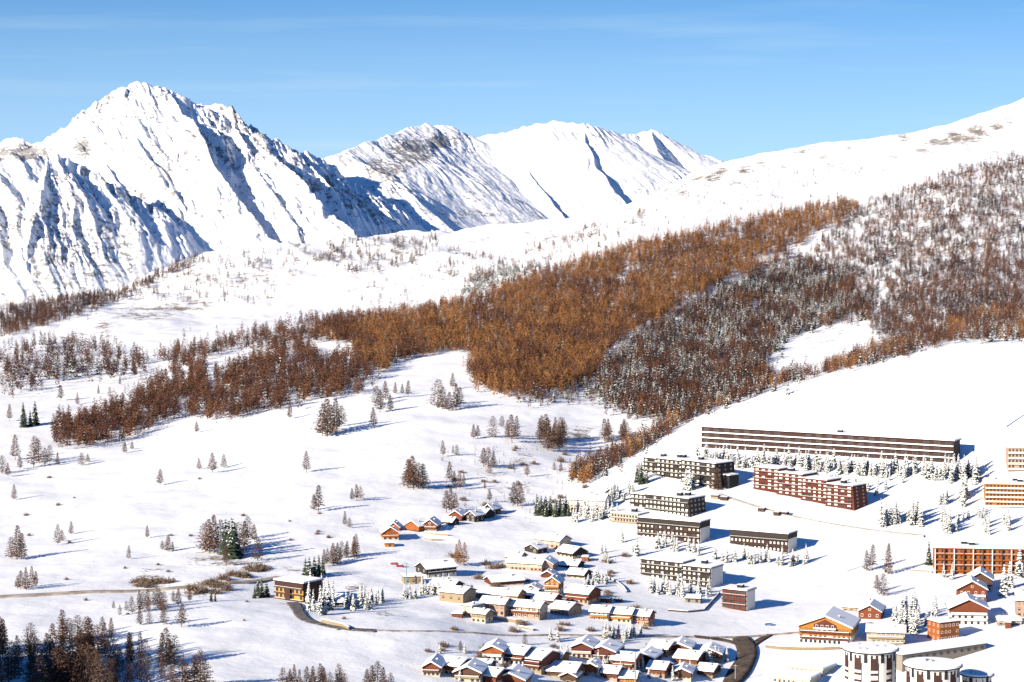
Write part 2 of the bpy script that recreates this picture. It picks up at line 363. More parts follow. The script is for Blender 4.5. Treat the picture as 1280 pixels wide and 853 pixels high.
cn_ = wnode('ShaderNodeTexNoise'); cn_.inputs['Scale'].default_value = 1.0; cn_.inputs['Detail'].default_value = 5; wt.links.new(cm_.outputs[0], cn_.inputs['Vector'])
cr_ = wnode('ShaderNodeMapRange'); cr_.inputs[1].default_value = 0.52; cr_.inputs[2].default_value = 0.8; cr_.inputs[3].default_value = 0.0; cr_.inputs[4].default_value = 0.22
wt.links.new(cn_.outputs['Fac'], cr_.inputs[0])
ad_ = wnode('ShaderNodeMath', operation='ADD', use_clamp=True); wt.links.new(mr_.outputs[0], ad_.inputs[0]); wt.links.new(cr_.outputs[0], ad_.inputs[1])
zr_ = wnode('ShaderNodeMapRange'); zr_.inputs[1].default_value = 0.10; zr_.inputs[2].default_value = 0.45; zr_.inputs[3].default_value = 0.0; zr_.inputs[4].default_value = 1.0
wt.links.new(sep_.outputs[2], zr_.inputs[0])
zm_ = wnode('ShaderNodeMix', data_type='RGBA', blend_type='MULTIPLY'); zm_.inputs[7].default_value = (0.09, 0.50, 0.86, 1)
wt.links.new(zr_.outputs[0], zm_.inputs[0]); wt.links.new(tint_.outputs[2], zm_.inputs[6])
hz_ = wnode('ShaderNodeMix', data_type='RGBA'); hz_.inputs[7].default_value = (2.75, 3.6, 4.0, 1)
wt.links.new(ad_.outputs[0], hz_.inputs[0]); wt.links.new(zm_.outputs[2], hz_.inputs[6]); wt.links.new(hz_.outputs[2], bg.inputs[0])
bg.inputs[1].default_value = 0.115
cd = bpy.data.cameras.new('camera'); cam = bpy.data.objects.new('camera', cd); COL.objects.link(cam)
cd.sensor_width = 36; cd.lens = 36 * F / 1280; cd.clip_start = 1; cd.clip_end = 60000
cam.location = (0, 0, ZC); cam.rotation_euler = (math.pi / 2 - PITCH, 0, 0)
SC.camera = cam
vs = SC.view_settings; vs.view_transform = 'Standard'; vs.look = 'None'; vs.exposure = 1.0; vs.gamma = 1.0; vs.use_curve_mapping = False
SC.cycles.max_bounces = 5; SC.cycles.diffuse_bounces = 2
# ------------------------------------------------------------------ vegetation
def twig_mat(name, from_object):
    m = mat(name, (0.2, 0.1, 0.05), 0.85, spec=0.1); k = N(m)
    if from_object:
        oi = k.new('ShaderNodeObjectInfo')
        r = k.ramp(oi.outputs['Random'], [(0.0, (0.10, 0.062, 0.046)), (0.3, (0.145, 0.080, 0.054)), (0.55, (0.185, 0.098, 0.058)), (0.8, (0.15, 0.098, 0.072)), (1.0, (0.14, 0.105, 0.084))])
        base = r.outputs['Color']
    else:
        at = k.new('ShaderNodeAttribute', attribute_name='tint'); base = at.outputs['Color']
    geo = k.new('ShaderNodeNewGeometry'); n = k.noise(0.9, 2, 0.5, geo.outputs['Position'])
    v = k.ramp(n.outputs['Fac'], [(0.3, (0.55, 0.55, 0.55)), (0.7, (1.3, 1.3, 1.3))])
    mx = k.new('ShaderNodeMix', data_type='RGBA', blend_type='MULTIPLY'); mx.inputs[0].default_value = 1
    k.link(base, mx.inputs[6]); k.link(v.outputs['Color'], mx.inputs[7]); k.link(mx.outputs[2], k.b.inputs['Base Color'])
    return m
M_TWIG = twig_mat('larch_twigs', True)
M_FOREST = twig_mat('forest_twigs', False)
M_BARK = mat('bark', (0.11, 0.08, 0.06), 0.9)
M_NEEDLE = mat('spruce_needles', (0.035, 0.05, 0.03), 0.8)
M_SNOWTREE = mat('snow_on_branches', (0.86, 0.86, 0.86), 0.7)
M_DEAD = mat('dry_shrub', (0.19, 0.135, 0.10), 0.9)
def larch_crown(seed, nb, ntw, R=0.17, base=0.12, tw=0.05, pw=0.75):
    r = np.random.default_rng(seed); V = []; T = []
    lean = r.uniform(-.02, .02, 2)
    for i in range(nb):
        z = base + (0.985 - base) * ((i + r.random()) / nb) ** 0.9
        a = i * 2.39996 + r.uniform(-.5, .5)
        zz = (z - base) / (1 - base)
        L = R * (min(1, zz / 0.12) ** 0.5) * (1 - zz) ** pw * r.uniform(0.6, 1.15) + 0.012
        d = np.array([math.cos(a), math.sin(a), 0]); s = np.array([-d[1], d[0], 0])
        p0 = np.array([lean[0] * z, lean[1] * z, z]); dz = r.uniform(-0.45, 0.15)
        tip = p0 + d * L + np.array([0, 0, dz * L * 0.7 + 0.01])
        w = tw * 0.14
        k = len(V); V += [p0 - s * w, p0 + s * w, tip]; T.append((k, k + 1, k + 2))
        for j in range(ntw):
            u = r.uniform(0.25, 1.05); q = p0 + (tip - p0) * u
            sz = tw * r.uniform(0.55, 1.2) * (0.55 + 0.6 * (1 - zz))
            e = d * r.uniform(.2, 1) + s * r.uniform(-1, 1) + np.array([0, 0, r.uniform(-0.35, 0.9)]); e /= np.linalg.norm(e)
            f = np.cross(e, r.normal(size=3)); f /= np.linalg.norm(f) + 1e-9
            k = len(V); V += [q - f * sz * 0.2, q + f * sz * 0.2, q + e * sz]; T.append((k, k + 1, k + 2))
    return np.array(V), np.array(T)
def spruce_crown(seed, layers, per, R=0.2, base=0.06):
    """returns verts, tris, per-triangle flag (1 = snow lying on the frond)"""
    r = np.random.default_rng(seed); V = []; T = []; S = []
    for l in range(layers):
        zz = (l + 0.5 * r.random()) / layers; z = base + (0.97 - base) * zz
        for j in range(per):
            a = j * 2 * math.pi / per + l * 0.7 + r.uniform(-.25, .25)
            L = R * (1 - zz) ** 0.85 * r.uniform(0.75, 1.15) + 0.018; d = np.array([math.cos(a), math.sin(a), 0]); s = np.array([-d[1], d[0], 0])
            w = L * r.uniform(0.30, 0.48); dr = r.uniform(0.25, 0.6) * L
            p0 = np.array([0, 0, z + 0.03]); mid = d * L * 0.6 + np.array([0, 0, z - dr * 0.35]); tip = d * L + np.array([0, 0, z - dr])
            k = len(V); V += [p0, mid - s * w - np.array([0, 0, w * .3]), tip, mid + s * w - np.array([0, 0, w * .3]), mid]
            T += [(k, k + 1, k + 4), (k + 1, k + 2, k + 4), (k + 2, k + 3, k + 4), (k + 3, k, k + 4)]; S += [0] * 4
            if r.random() < 0.8:
                up = np.array([0, 0, 0.012]); q = r.uniform(0.5, 0.9); k = len(V)
                V += [p0 + up, mid - s * w * q + up * .6 - np.array([0, 0, w * .25]), p0 + (tip - p0) * r.uniform(.8, 1.0) + up, mid + s * w * q + up * .6 - np.array([0, 0, w * .25]), mid + up * 1.6]
                T += [(k, k + 1, k + 4), (k + 1, k + 2, k + 4), (k + 2, k + 3, k + 4), (k + 3, k, k + 4)]; S += [1] * 4
    return np.array(V), np.array(T), np.array(S)
def trunk_mesh(name, r0, top, sides=6):
    V = [];
    for z, r in ((-0.06, r0 * 1.15), (0.02, r0), (top * 0.5, r0 * 0.6), (top, r0 * 0.12)):
        for i in range(sides):
            a = 2 * math.pi * i / sides; V.append((r * math.cos(a), r * math.sin(a), z))
    Q = [(l * sides + i, l * sides + (i + 1) % sides, (l + 1) * sides + (i + 1) % sides, (l + 1) * sides + i) for l in range(3) for i in range(sides)]
    me = np_mesh(name, V, Q, smooth_=True); me.materials.append(M_BARK); return me
LARCH = []
for s in range(7):
    V, T = larch_crown(100 + s, 120, 12, R=[.23, .27, .20, .30, .24, .33, .21][s], base=[.10, .16, .07, .12, .2, .08, .13][s], tw=.058, pw=[.75, .7, .85, .55, .7, .5, .8][s])
    me = np_mesh('larch_crown', V, None, T); me.materials.append(M_TWIG); LARCH.append((me, trunk_mesh('larch_trunk', .013, .95)))
SPRUCE = []
for s in range(6):
    V, T, S = spruce_crown(200 + s, [13, 15, 12, 14, 16, 13][s], 8, R=[.2, .17, .22, .15, .19, .24][s])
    if s >= 4: keep = (S == 0) | (np.random.default_rng(s).random(len(S)) < 0.10); T, S = T[keep], S[keep]
    me = np_mesh('spruce_crown', V, None, T); me.materials.append(M_NEEDLE); me.materials.append(M_SNOWTREE)
    me.polygons.foreach_set('material_index', S.astype(np.int32)); SPRUCE.append((me, trunk_mesh('spruce_trunk', .014, .9)))
BUSH = []
for s in range(4):
    r = np.random.default_rng(300 + s); V = []; T = []
    for i in range(150):
        a = r.uniform(0, 6.28); el = r.uniform(0.15, 1.5); L = r.uniform(.5, 1.0); d = np.array([math.cos(a) * math.cos(el), math.sin(a) * math.cos(el), math.sin(el) * .8])
        o = np.array([r.normal() * .28, r.normal() * .28, -0.05]); s_ = np.cross(d, r.normal(size=3)); s_ /= np.linalg.norm(s_); w = .035
        k = len(V); V += [o - s_ * w, o + s_ * w, o + d * L]; T.append((k, k + 1, k + 2))
        for j in range(3):
            q = o + d * L * r.uniform(.4, 1); e = d + r.normal(size=3) * .6; e /= np.linalg.norm(e); k = len(V); V += [q - s_ * w, q + s_ * w, q + e * L * .3]; T.append((k, k + 1, k + 2))
    me = np_mesh('shrub_stems', V, None, T); me.materials.append(M_DEAD); BUSH.append(me)
def plant(kind, p, h, var=None, wide=1.0):
    if kind == 'bush':
        o = link('bare_shrub', BUSH[random.randrange(4)]); o.location = p; o.scale = (h * 0.8 * wide, h * 0.8 * wide, h); o.rotation_euler.z = random.uniform(0, 6.28); return o
    L = LARCH if kind == 'larch' else SPRUCE
    if kind == 'larch': k = random.randrange(7) if var is None else var
    elif kind == 'spruce': k = random.choice([0, 1, 2, 3]) if var is None else var
    else: k = random.choice([4, 5])
    e = bpy.data.objects.new('larch_tree' if kind == 'larch' else 'spruce_tree', None); COL.objects.link(e); e.empty_display_size = 0.1
    e.location = p; e.scale = (h * wide, h * wide, h); e.rotation_euler = (random.uniform(-.03, .03), random.uniform(-.03, .03), random.uniform(0, 6.28))
    link('crown', L[k][0], e); link('trunk', L[k][1], e)
    return e
CATS = {'larch': ('larch', 'tree'), 'spruce': ('snowy spruce', 'tree'), 'dark': ('dark green spruce', 'tree'), 'bush': ('bare twiggy shrub', 'shrub')}
SPARE = []
def clump(kind, pts, where, wide=1.0, noun=None):
    """pts: (px, base row, height in photo px); every plant is a thing; labels single out ends and the tallest"""
    noun = noun or CATS[kind][0]; cat = CATS[kind][1]
    H = hits([p[0] for p in pts], [p[1] for p in pts])
    items = []
    for (px, py, hp), g in zip(pts, H):
        if np.isnan(g[0]): continue
        h = hp * (1.12 if kind == 'larch' else 1.22) * g[1] / F
        o = plant(kind, (g[0], g[1], g[2] - 0.02 * h), h, wide=wide * random.uniform(.85, 1.2))
        items.append((px, py, hp, o))
    if kind in ('spruce', 'dark'): SPARE.extend((i[2], i[3]) for i in items) if len(items) > 3 else None
    n = len(items); items.sort(key=lambda i: i[0])
    if n > 1:
        for it in items: it[3]['group'] = noun + 's ' + where if not noun.endswith('spruce') else noun + ' trees ' + where
    if n == 1: names = [noun + ' standing alone ' + where]
    elif n == 2: names = ['left ' + noun + ' of two ' + where, 'right ' + noun + ' of two ' + where]
    elif n == 3: names = ['leftmost ' + noun + ' of three ' + where, 'middle ' + noun + ' of three ' + where, 'rightmost ' + noun + ' of three ' + where]
    else:
        names = ['inner ' + noun + ' crowded in the group ' + where] * n
        names[0] = 'leftmost ' + noun + ' of the group ' + where; names[-1] = 'rightmost ' + noun + ' of the group ' + where
        t = max(range(1, n - 1), key=lambda i: items[i][2]); names[t] = 'tallest ' + noun + ' amid the group ' + where
    for it, nm in zip(items, names): tag(it[3], nm, cat); it[3]['_e'] = not nm.startswith('inner')
    return [i[3] for i in items]
def spread(cx, cy, n, sx, sy, h0, h1, seed=0):
    r = np.random.default_rng(int(cx * 31 + cy * 7 + n + seed)); out = []
    for i in range(n):
        out.append((cx + r.uniform(-sx, sx), cy + r.uniform(-sy, sy), r.uniform(h0, h1)))
    return out
def row(x0, y0, x1, y1, n, jy, h0, h1, seed=0):
    r = np.random.default_rng(int(x0 * 31 + y0 * 7 + n + seed))
    return [(x0 + (x1 - x0) * (i + r.uniform(-.2, 1.2)) / n, y0 + (y1 - y0) * i / n + r.uniform(-jy, jy), r.uniform(h0, h1)) for i in range(n)]
r_ = np.random.default_rng(5)
# ---- larches that stand apart from the woods
clump('larch', [(383, 591, 25)], 'on the open slope with a long blue shadow')
clump('larch', [(398, 640, 31), (392, 638, 18)], 'beside the snow hollow left of centre', 1.2)
clump('larch', [(200, 607, 19)], 'on the open slope left of the groomed knoll')
clump('larch', [(249, 587, 13), (266, 591, 23), (280, 585, 16)], 'on the middle of the white left slope', 1.2)
clump('larch', [(18, 625, 18)], 'at the far left edge of the white slope')
clump('larch', [(246, 541, 13)], 'just below the brown wood on the left', 1.3)
clump('larch', [(362, 524, 21)], 'close under the wood edge')
clump('larch', [(403, 545, 38), (409, 546, 44), (413, 543, 34), (421, 539, 38), (427, 533, 24)], 'below the tip of the brown wood', 1.1)
clump('larch', [(156, 566, 13), (165, 562, 9)], 'below the left end of the wood', 1.3)
clump('larch', [(102, 582, 15), (72, 582, 15), (110, 578, 10)], 'left on the slope under the wood', 1.3)
clump('larch', [(42, 584, 36), (56, 582, 21), (19, 575, 29), (25, 587, 17), (3, 592, 21), (48, 578, 28), (62, 578, 20), (10, 596, 16)], 'at the left edge below the wood')
clump('larch', [(97, 506, 14), (76, 501, 18), (123, 493, 11), (137, 497, 12), (150, 481, 10)], 'between the two left woods')
clump('dark', [(30, 534, 28), (44, 531, 27), (38, 533, 18)], 'on the upper left slope')
clump('larch', [(12, 527, 20)], 'left of the dark spruces')
clump('larch', [(467, 534, 23), (475, 516, 26), (488, 514, 19), (470, 506, 22), (482, 500, 22)], 'at the lower right tip of the wood')
clump('larch', [(510, 496, 19), (494, 492, 13), (503, 493, 12)], 'in the clearing below the golden forest')
clump('larch', [(547, 510, 33), (553, 512, 26), (561, 514, 22), (570, 512, 30), (566, 487, 19), (575, 510, 24)], 'in the clearing under the forest corner', 1.1)
clump('larch', [(592, 549, 17), (597, 548, 15)], 'left of the snowy middle clumps', 1.3)
clump('larch', [(616, 547, 25), (627, 534, 13), (640, 554, 33), (634, 549, 22), (646, 548, 26)], 'mid slope under the golden forest', 1.1)
clump('larch', spread(690, 556, 14, 21, 8, 22, 36), 'in the thicket above the snow gully')
clump('larch', [(510, 610, 33), (517, 612, 39), (523, 611, 30), (529, 610, 28), (513, 606, 28)], 'in the rounded lone stand mid slope', 1.2)
clump('larch', [(440, 626, 15), (446, 626, 19), (451, 624, 15)], 'right of the snow hollow', 1.2)
clump('larch', [(554, 571, 19), (571, 570, 13), (566, 567, 10)], 'above the rounded lone stand')
clump('larch', [(604, 584, 22), (611, 585, 24), (617, 583, 18), (612, 592, 12)], 'on the stony slope below the thicket')
clump('larch', [(562, 601, 22), (575, 612, 22), (568, 608, 18), (580, 606, 14)], 'right of the rounded lone stand')
clump('larch', [(558, 641, 26), (564, 642, 30), (569, 638, 20)], 'just above the ridge chalets')
clump('larch', [(659, 596, 15)], 'on the stony slope')
clump('larch', [(641, 633, 28), (647, 633, 30), (651, 631, 22)], 'right of the ridge chalets')
clump('larch', [(606, 612, 11), (612, 628, 16)], 'above the right ridge chalets')
clump('larch', [(701, 591, 13), (693, 588, 9)], 'in the gully below the thicket')
clump('larch', spread(768, 550, 8, 16, 4, 16, 25), 'between gully and hillside forest')
clump('larch', [(21, 700, 40), (14, 699, 26), (27, 699, 30)], 'at the left edge above the road', 1.15)
clump('larch', [(72, 681, 24), (78, 677, 14), (89, 668, 15)], 'on the lower left slope')
clump('larch', [(26, 737, 22), (33, 738, 27), (40, 736, 26), (22, 736, 14), (45, 733, 18)], 'right above the road on the left', 1.1)
clump('larch', [(161, 699, 16)], 'below the small round bush')
clump('larch', [(184, 673, 15)], 'in the middle of the lower left slope')
clump('larch', [(210, 690, 20), (203, 688, 11), (216, 689, 11)], 'left of the dark grove', 1.3)
clump('larch', [(257, 690, 34), (262, 692, 40), (268, 690, 43), (276, 690, 38), (300, 692, 36), (310, 674, 26), (318, 677, 20), (322, 701, 26), (283, 708, 26), (306, 684, 30)], 'in the dark grove above the road', 1.1)
clump('dark', [(283, 693, 40), (290, 698, 46), (295, 695, 38), (287, 690, 36)], 'in the heart of the dark grove', 1.1)
clump('larch', [(431, 657, 17), (437, 660, 12)], 'on the slope above the brown hedge')
clump('larch', row(404, 708, 450, 693, 12, 3, 14, 26), 'in the brown line right of the left hotel')
gl = clump('larch', [(575, 707, 30), (581, 708, 28), (571, 706, 24)], 'with golden needles behind the dark timber house', 0.85, noun='golden larch')
M_GOLD = mat('golden_larch_needles', (.30, .145, .05), .85)
for o_ in gl:
    for c_ in o_.children:
        if c_.name.startswith('crown'): c_.data = c_.data.copy(); c_.data.materials[0] = M_GOLD
clump('larch', spread(189, 761, 9, 18, 4, 16, 25), 'just below the left road')
clump('larch', [(165, 767, 20), (150, 770, 13), (158, 764, 12), (142, 762, 10)], 'under the left road bend')
clump('larch', [(175, 781, 22), (187, 780, 16), (205, 781, 24), (139, 798, 24), (128, 790, 18)], 'on the bank above the shaded hollow')
clump('larch', [(223, 757, 20), (237, 752, 16), (217, 754, 14)], 'between the road and the lone grey larch')
clump('larch', [(227, 784, 27)], 'grey and thin below the road', 1.2)
clump('larch', [(203, 832, 38), (208, 834, 46), (218, 832, 36), (213, 830, 28)], 'on the right rim of the shaded hollow')
hol = [(r_.uniform(-8, 205), r_.uniform(800, 868), 0) for _ in range(230)]
hol = [(x, y, r_.uniform(26, 44)) for x, y, _ in hol if y > 798 + max(0, x - 120) * 0.33 + abs(x - 100) * .05][:74]
clump('larch', hol, 'in the shaded hollow at lower left')
clump('larch', [(66, 868, 62), (80, 870, 66), (95, 869, 60), (108, 872, 62), (58, 872, 50), (120, 872, 56), (135, 874, 48), (86, 874, 55), (50, 880, 56), (73, 876, 62), (101, 878, 66), (115, 880, 60), (143, 878, 52), (128, 882, 60)], 'sunlit at the bottom edge of the hollow', 1.1)
clump('larch', [(250, 862, 46), (243, 862, 40), (256, 866, 38), (228, 866, 40), (234, 862, 32), (215, 868, 34)], 'at the bottom edge right of the hollow', 1.1)
clump('larch', row(348, 864, 436, 862, 17, 3, 18, 32), 'along the bottom edge left of the chalets')
clump('larch', [(458, 862, 24), (465, 864, 30), (472, 863, 34), (480, 864, 28), (488, 860, 18)], 'at the bottom edge beside the lower chalets', 1.2)
clump('larch', [(1083, 714, 24), (1090, 713, 30), (1110, 718, 36), (1097, 740, 20), (1104, 745, 26)], 'on the slope left of the orange apartments')
clump('larch', [(800, 600, 20)], 'reddish at the end wall of the upper dark block')
clump('larch', [(897, 613, 26), (893, 612, 20)], 'reddish in front of the upper dark block')
# ---- spruces
clump('spruce', row(868, 577, 1192, 597, 84, 5, 14, 24), 'in the snowy belt under the long low building')
clump('spruce', spread(1205, 598, 14, 16, 8, 18, 27), 'at the right end of the long low building')
clump('spruce', row(985, 600, 1095, 618, 18, 4, 13, 19), 'behind the red timber block')
clump('spruce', spread(1112, 652, 10, 12, 9, 17, 25), 'downhill from the red timber block end')
clump('spruce', spread(1143, 650, 9, 9, 9, 18, 26), 'mid slope between red and orange blocks')
clump('spruce', spread(1186, 658, 8, 12, 9, 16, 25), 'on the slope left of the middle orange block')
clump('spruce', [(1203, 625, 26), (1207, 619, 24), (1205, 633, 22)], 'in the single dark file above the slope')
clump('spruce', spread(1180, 627, 5, 9, 5, 12, 18), 'left of the dark file')
clump('spruce', spread(1250, 660, 8, 20, 9, 12, 20), 'just above the long orange block')
clump('spruce', spread(1215, 645, 6, 14, 6, 10, 17), 'below the brown footpath')
clump('spruce', [(1107, 612, 15), (1112, 601, 12), (1122, 595, 11), (1098, 606, 14), (1128, 604, 10)], 'on the snow below the long building')
clump('spruce', row(812, 740, 890, 746, 15, 3, 14, 24), 'before the lower stepped dark block')
clump('spruce', row(815, 683, 880, 692, 10, 4, 13, 20), 'before the dark block with white end wall')
clump('spruce', row(893, 700, 1015, 706, 20, 4, 12, 20), 'before the middle dark block')
clump('spruce', [(778, 678, 17), (796, 695, 21), (791, 690, 12)], 'left of the dark block with white end wall')
clump('spruce', [(757, 698, 17), (752, 692, 14), (760, 705, 11)], 'on the open snow above the village')
clump('dark', row(670, 642, 712, 645, 16, 3, 15, 24), 'left of the big white lodge')
clump('spruce', row(715, 650, 772, 648, 13, 4, 14, 22), 'in front of the big white lodge')
clump('spruce', spread(775, 622, 12, 16, 7, 14, 21), 'left of the upper dark block')
clump('dark', [(796, 603, 22), (802, 605, 25), (808, 604, 20)], 'at the left end of the upper dark block')
clump('spruce', [(857, 612, 24), (862, 613, 26), (866, 611, 20)], 'in the middle before the upper dark block')
clump('dark', [(382, 722, 22), (387, 724, 25), (393, 722, 24), (399, 720, 24), (404, 718, 20)], 'behind the left hotel')
clump('dark', [(322, 745, 20), (327, 747, 22), (333, 746, 18), (318, 748, 14)], 'at the left end of the left hotel')
clump('spruce', spread(400, 757, 16, 17, 13, 22, 34), 'between the left hotel and the hut', 0.8)
clump('spruce', row(432, 762, 478, 752, 20, 7, 14, 21), 'right of the small hut')
clump('dark', [(264, 752, 14), (269, 752, 12)], 'beside the left road')
clump('spruce', row(505, 748, 565, 738, 18, 5, 11, 19), 'around the dark timber house')
clump('spruce', row(728, 738, 762, 724, 9, 4, 11, 18), 'right of the upper village')
clump('spruce', row(752, 800, 800, 796, 13, 4, 12, 20), 'between village and lower chalets')
clump('spruce', spread(1142, 782, 22, 32, 12, 20, 34), 'in the snowy grove behind the right chalets')
clump('dark', [(1161, 706, 27)], 'at the left end of the long orange block')
clump('spruce', [(1255, 745, 36), (1262, 735, 30), (1274, 722, 34), (1180, 722, 16), (1190, 724, 18)], 'below the long orange block')
clump('spruce', spread(898, 826, 9, 16, 6, 12, 20), 'inside the road bend')
clump('spruce', spread(772, 838, 9, 34, 8, 12, 20), 'among the lower right chalets')
clump('spruce', [(r_.uniform(535, 900), r_.uniform(815, 852), r_.uniform(11, 18)) for _ in range(26)], 'between the lower timber chalets')
clump('larch', [(r_.uniform(560, 840), r_.uniform(805, 852), r_.uniform(10, 17)) for _ in range(8)], 'between the lower timber chalets', 1.2)
clump('spruce', [(615, 842, 12), (688, 800, 17), (697, 802, 16), (640, 850, 14)], 'among the lower left chalets')
clump('bush', [(268, 742, 10), (283, 738, 11), (240, 738, 11)], 'beside the left road')
clump('bush', [(r_.uniform(250, 330), 0, r_.uniform(6, 11)) for _ in range(22)] and [(x, 741 - (x - 240) * .33 + r_.uniform(-5, 4), r_.uniform(6, 11)) for x in np.linspace(243, 332, 24)], 'on the bank under the dark grove', 1.1)
clump('bush', spread(184, 730, 14, 26, 5, 6, 10), 'in the brown patch above the road', 1.1)
def thin_spruces(limit):
    """past the limit the smallest inner spruces of the rows become one wood"""
    tot = len([o for o in COL.objects if o.parent is None and o.name.startswith('spruce_tree')])
    c = sorted([(h, o) for h, o in SPARE if not o['_e']], key=lambda i: i[0])[:max(0, tot - limit)]
    bpy.context.view_layer.update(); Vs, Ts, Ms, off = [], [], [], 0
    for h, o in c:
        for ch in list(o.children):
            me = ch.data; v = np.empty(len(me.vertices) * 3, np.float32); me.vertices.foreach_get('co', v); v = v.reshape(-1, 3)
            M = np.array(ch.matrix_world); v = v @ M[:3, :3].T + M[:3, 3]
            if ch.name.startswith('crown'):
                t = np.array([p.vertices[:] for p in me.polygons]); mi = np.empty(len(me.polygons), np.int32); me.polygons.foreach_get('material_index', mi)
                Vs.append(v); Ts.append(t + off); Ms.append(mi); off += len(v)
            bpy.data.objects.remove(ch)
        bpy.data.objects.remove(o)
    if Vs:
        me = np_mesh('spruce_wood', np.concatenate(Vs), None, np.concatenate(Ts)); me.materials.append(M_NEEDLE); me.materials.append(M_SNOWTREE); me.polygons.foreach_set('material_index', np.concatenate(Ms))
        tag(link('spruce_wood', me), 'smallest snowy spruces filling the belts around the apartment blocks', 'spruces', None, 'stuff')
    for o in COL.objects:
        if '_e' in o: del o['_e']
thin_spruces(296)
gs = [(r_.uniform(540, 820), r_.uniform(690, 790), r_.uniform(5, 9)) for _ in range(46)] + [(r_.uniform(530, 900), r_.uniform(808, 850), r_.uniform(5, 10)) for _ in range(40)]
clump('bush', gs, 'in the snow between the village houses')
clump('bush', [(r_.uniform(560, 740), r_.uniform(560, 640), r_.uniform(4, 8)) for _ in range(26)], 'over the stony gully slope', .9)
clump('bush', [(r_.uniform(0, 480), r_.uniform(590, 790), r_.uniform(2.5, 5)) for _ in range(30)], 'dotted on the lower left snow', .8)
# ------------------------------------------------------------------ woods: uncountable, one object each
def inside(px, py, poly):
    c = np.zeros(len(px), bool); n = len(poly)
    for i in range(n):
        x0, y0 = poly[i]; x1, y1 = poly[(i + 1) % n]
        if y0 == y1: continue
        k = ((y0 > py) != (y1 > py)) & (px < (x1 - x0) * (py - y0) / (y1 - y0) + x0); c ^= k
    return c
LOW = []
for s in range(5):
    V, T = larch_crown(400 + s, 24, 2, R=[.115, .13, .10, .145, .12][s], base=.2, tw=.15, pw=.7); LOW.append((V, T, None))
LOWS = []
for s in range(4):
    V, T, S = spruce_crown(500 + s, 6, 6, R=.19); LOWS.append((V, T, S))
LARCH_V = [larch_crown(700 + s, 90, 9, R=.2, tw=.06) for s in range(3)]
PAL = {
 'gold': [(.30, .142, .054), (.35, .172, .064), (.26, .118, .048), (.19, .086, .040), (.10, .052, .032)],
 'rust': [(.165, .073, .040), (.135, .061, .038), (.19, .087, .042), (.08, .043, .032)],
 'brown': [(.105, .050, .038), (.125, .058, .039), (.075, .042, .034), (.145, .068, .039)],
 'purple': [(.068, .041, .037), (.082, .047, .040), (.054, .036, .034)],
 'grey': [(.15, .12, .10), (.17, .125, .10), (.12, .096, .08)],
}
def wood(name, label, areas, height, group=None, extra=()):
    """areas: (polygon, trees per 100 px^2 of photo, palette, spruce share, gap threshold, gap scale, height factor)"""
    Vs, Ts, Cs, Ss = [], [], [], []; off = 0; cnt = 0
    for ai, (poly, dens, pal, sp, gap, gs, hf) in enumerate(areas):
        P_ = np.array(poly, float); x0, y0 = P_.min(0); x1, y1 = P_.max(0)
        n = int((x1 - x0) * (y1 - y0) * dens / 100); r = np.random.default_rng(900 + ai * 13 + len(name))
        px = r.uniform(x0, x1, n); py = r.uniform(y0, y1, n)
        sg = np.where(r.random(n) < .10, 9.0, 2.0); jx = px + 8 * fbm(px / 12, py / 9, 2, 40 + ai) + r.normal(0, 1, n) * sg; jy = py + 6 * fbm(px / 12, py / 9, 2, 50 + ai) + r.normal(0, .55, n) * sg
        k = inside(jx, jy, poly)
        for hl in HOLES: k &= ~inside(jx, jy, hl)
        px, py = px[k], py[k]
        g = fbm(px / gs, py / (gs * .6), 3, 70 + ai); k = g > gap + r.normal(0, 0.08, len(g)); px, py = px[k], py[k]
        H = hits(px, py, 900); ok = ~np.isnan(H[:, 0]); H = H[ok]; px, py = px[ok], py[ok]
        pals = pal if isinstance(pal, list) else [pal]
        sel = fbm(px / 45, py / 22, 2, 95 + ai)
        ss = fbm(px / 40, py / 20, 2, 195 + ai)
        for (x, y, z), a, b, sv in zip(H, px, sel, ss):
            h = height * hf * r.uniform(.65, 1.3); c, s_ = math.cos(a * 7), math.sin(a * 7)
            if r.random() < sp * (1.0 + 1.8 * sv):
                V, T, S = LOWS[r.integers(4)]; col = np.where(r.random() < .3, .75, 1.0) * np.array((.026, .036, .024)); fl = S * (r.random(len(S)) < .55); h *= .95
            else:
                V, T, _ = LOW[r.integers(5)]; pl = PAL[pals[min(len(pals) - 1, max(0, int((b * 1.3 + .5 + r.normal(0, .18)) * len(pals))))]]; col = np.array(pl[r.integers(len(pl))]) * r.uniform(.8, 1.2); fl = np.zeros(len(T))
            W = V * h; wv = r.uniform(.9, 1.25)
            Vs.append(np.stack([(W[:, 0] * c - W[:, 1] * s_) * wv + x, (W[:, 0] * s_ + W[:, 1] * c) * wv + y, W[:, 2] + z - .3], 1)); Ts.append(T + off); off += len(V)
            Cs.append(np.where(fl[:, None] > .5, np.array([[.85, .85, .85]]), col[None])); cnt += 1
    r = np.random.default_rng(4)
    for x, y in extra:
        V, T = LARCH_V[r.integers(3)]; h = r.uniform(13, 21); Vs.append(V * h + np.array([x, y, gxy(x, y) - .3])); Ts.append(T + off); off += len(V); Cs.append(np.full((len(T), 3), .09))
    V = np.concatenate(Vs); T = np.concatenate(Ts); C = np.concatenate(Cs)
    me = np_mesh(name, V, None, T); at = me.attributes.new('tint', 'FLOAT_COLOR', 'FACE')
    at.data.foreach_set('color', np.concatenate([C, np.ones((len(C), 1))], 1).astype(np.float32).ravel()); me.materials.append(M_FOREST)
    o = link(name, me); tag(o, label, 'forest', None, 'stuff'); print('WOOD', name, cnt, len(T)); return o
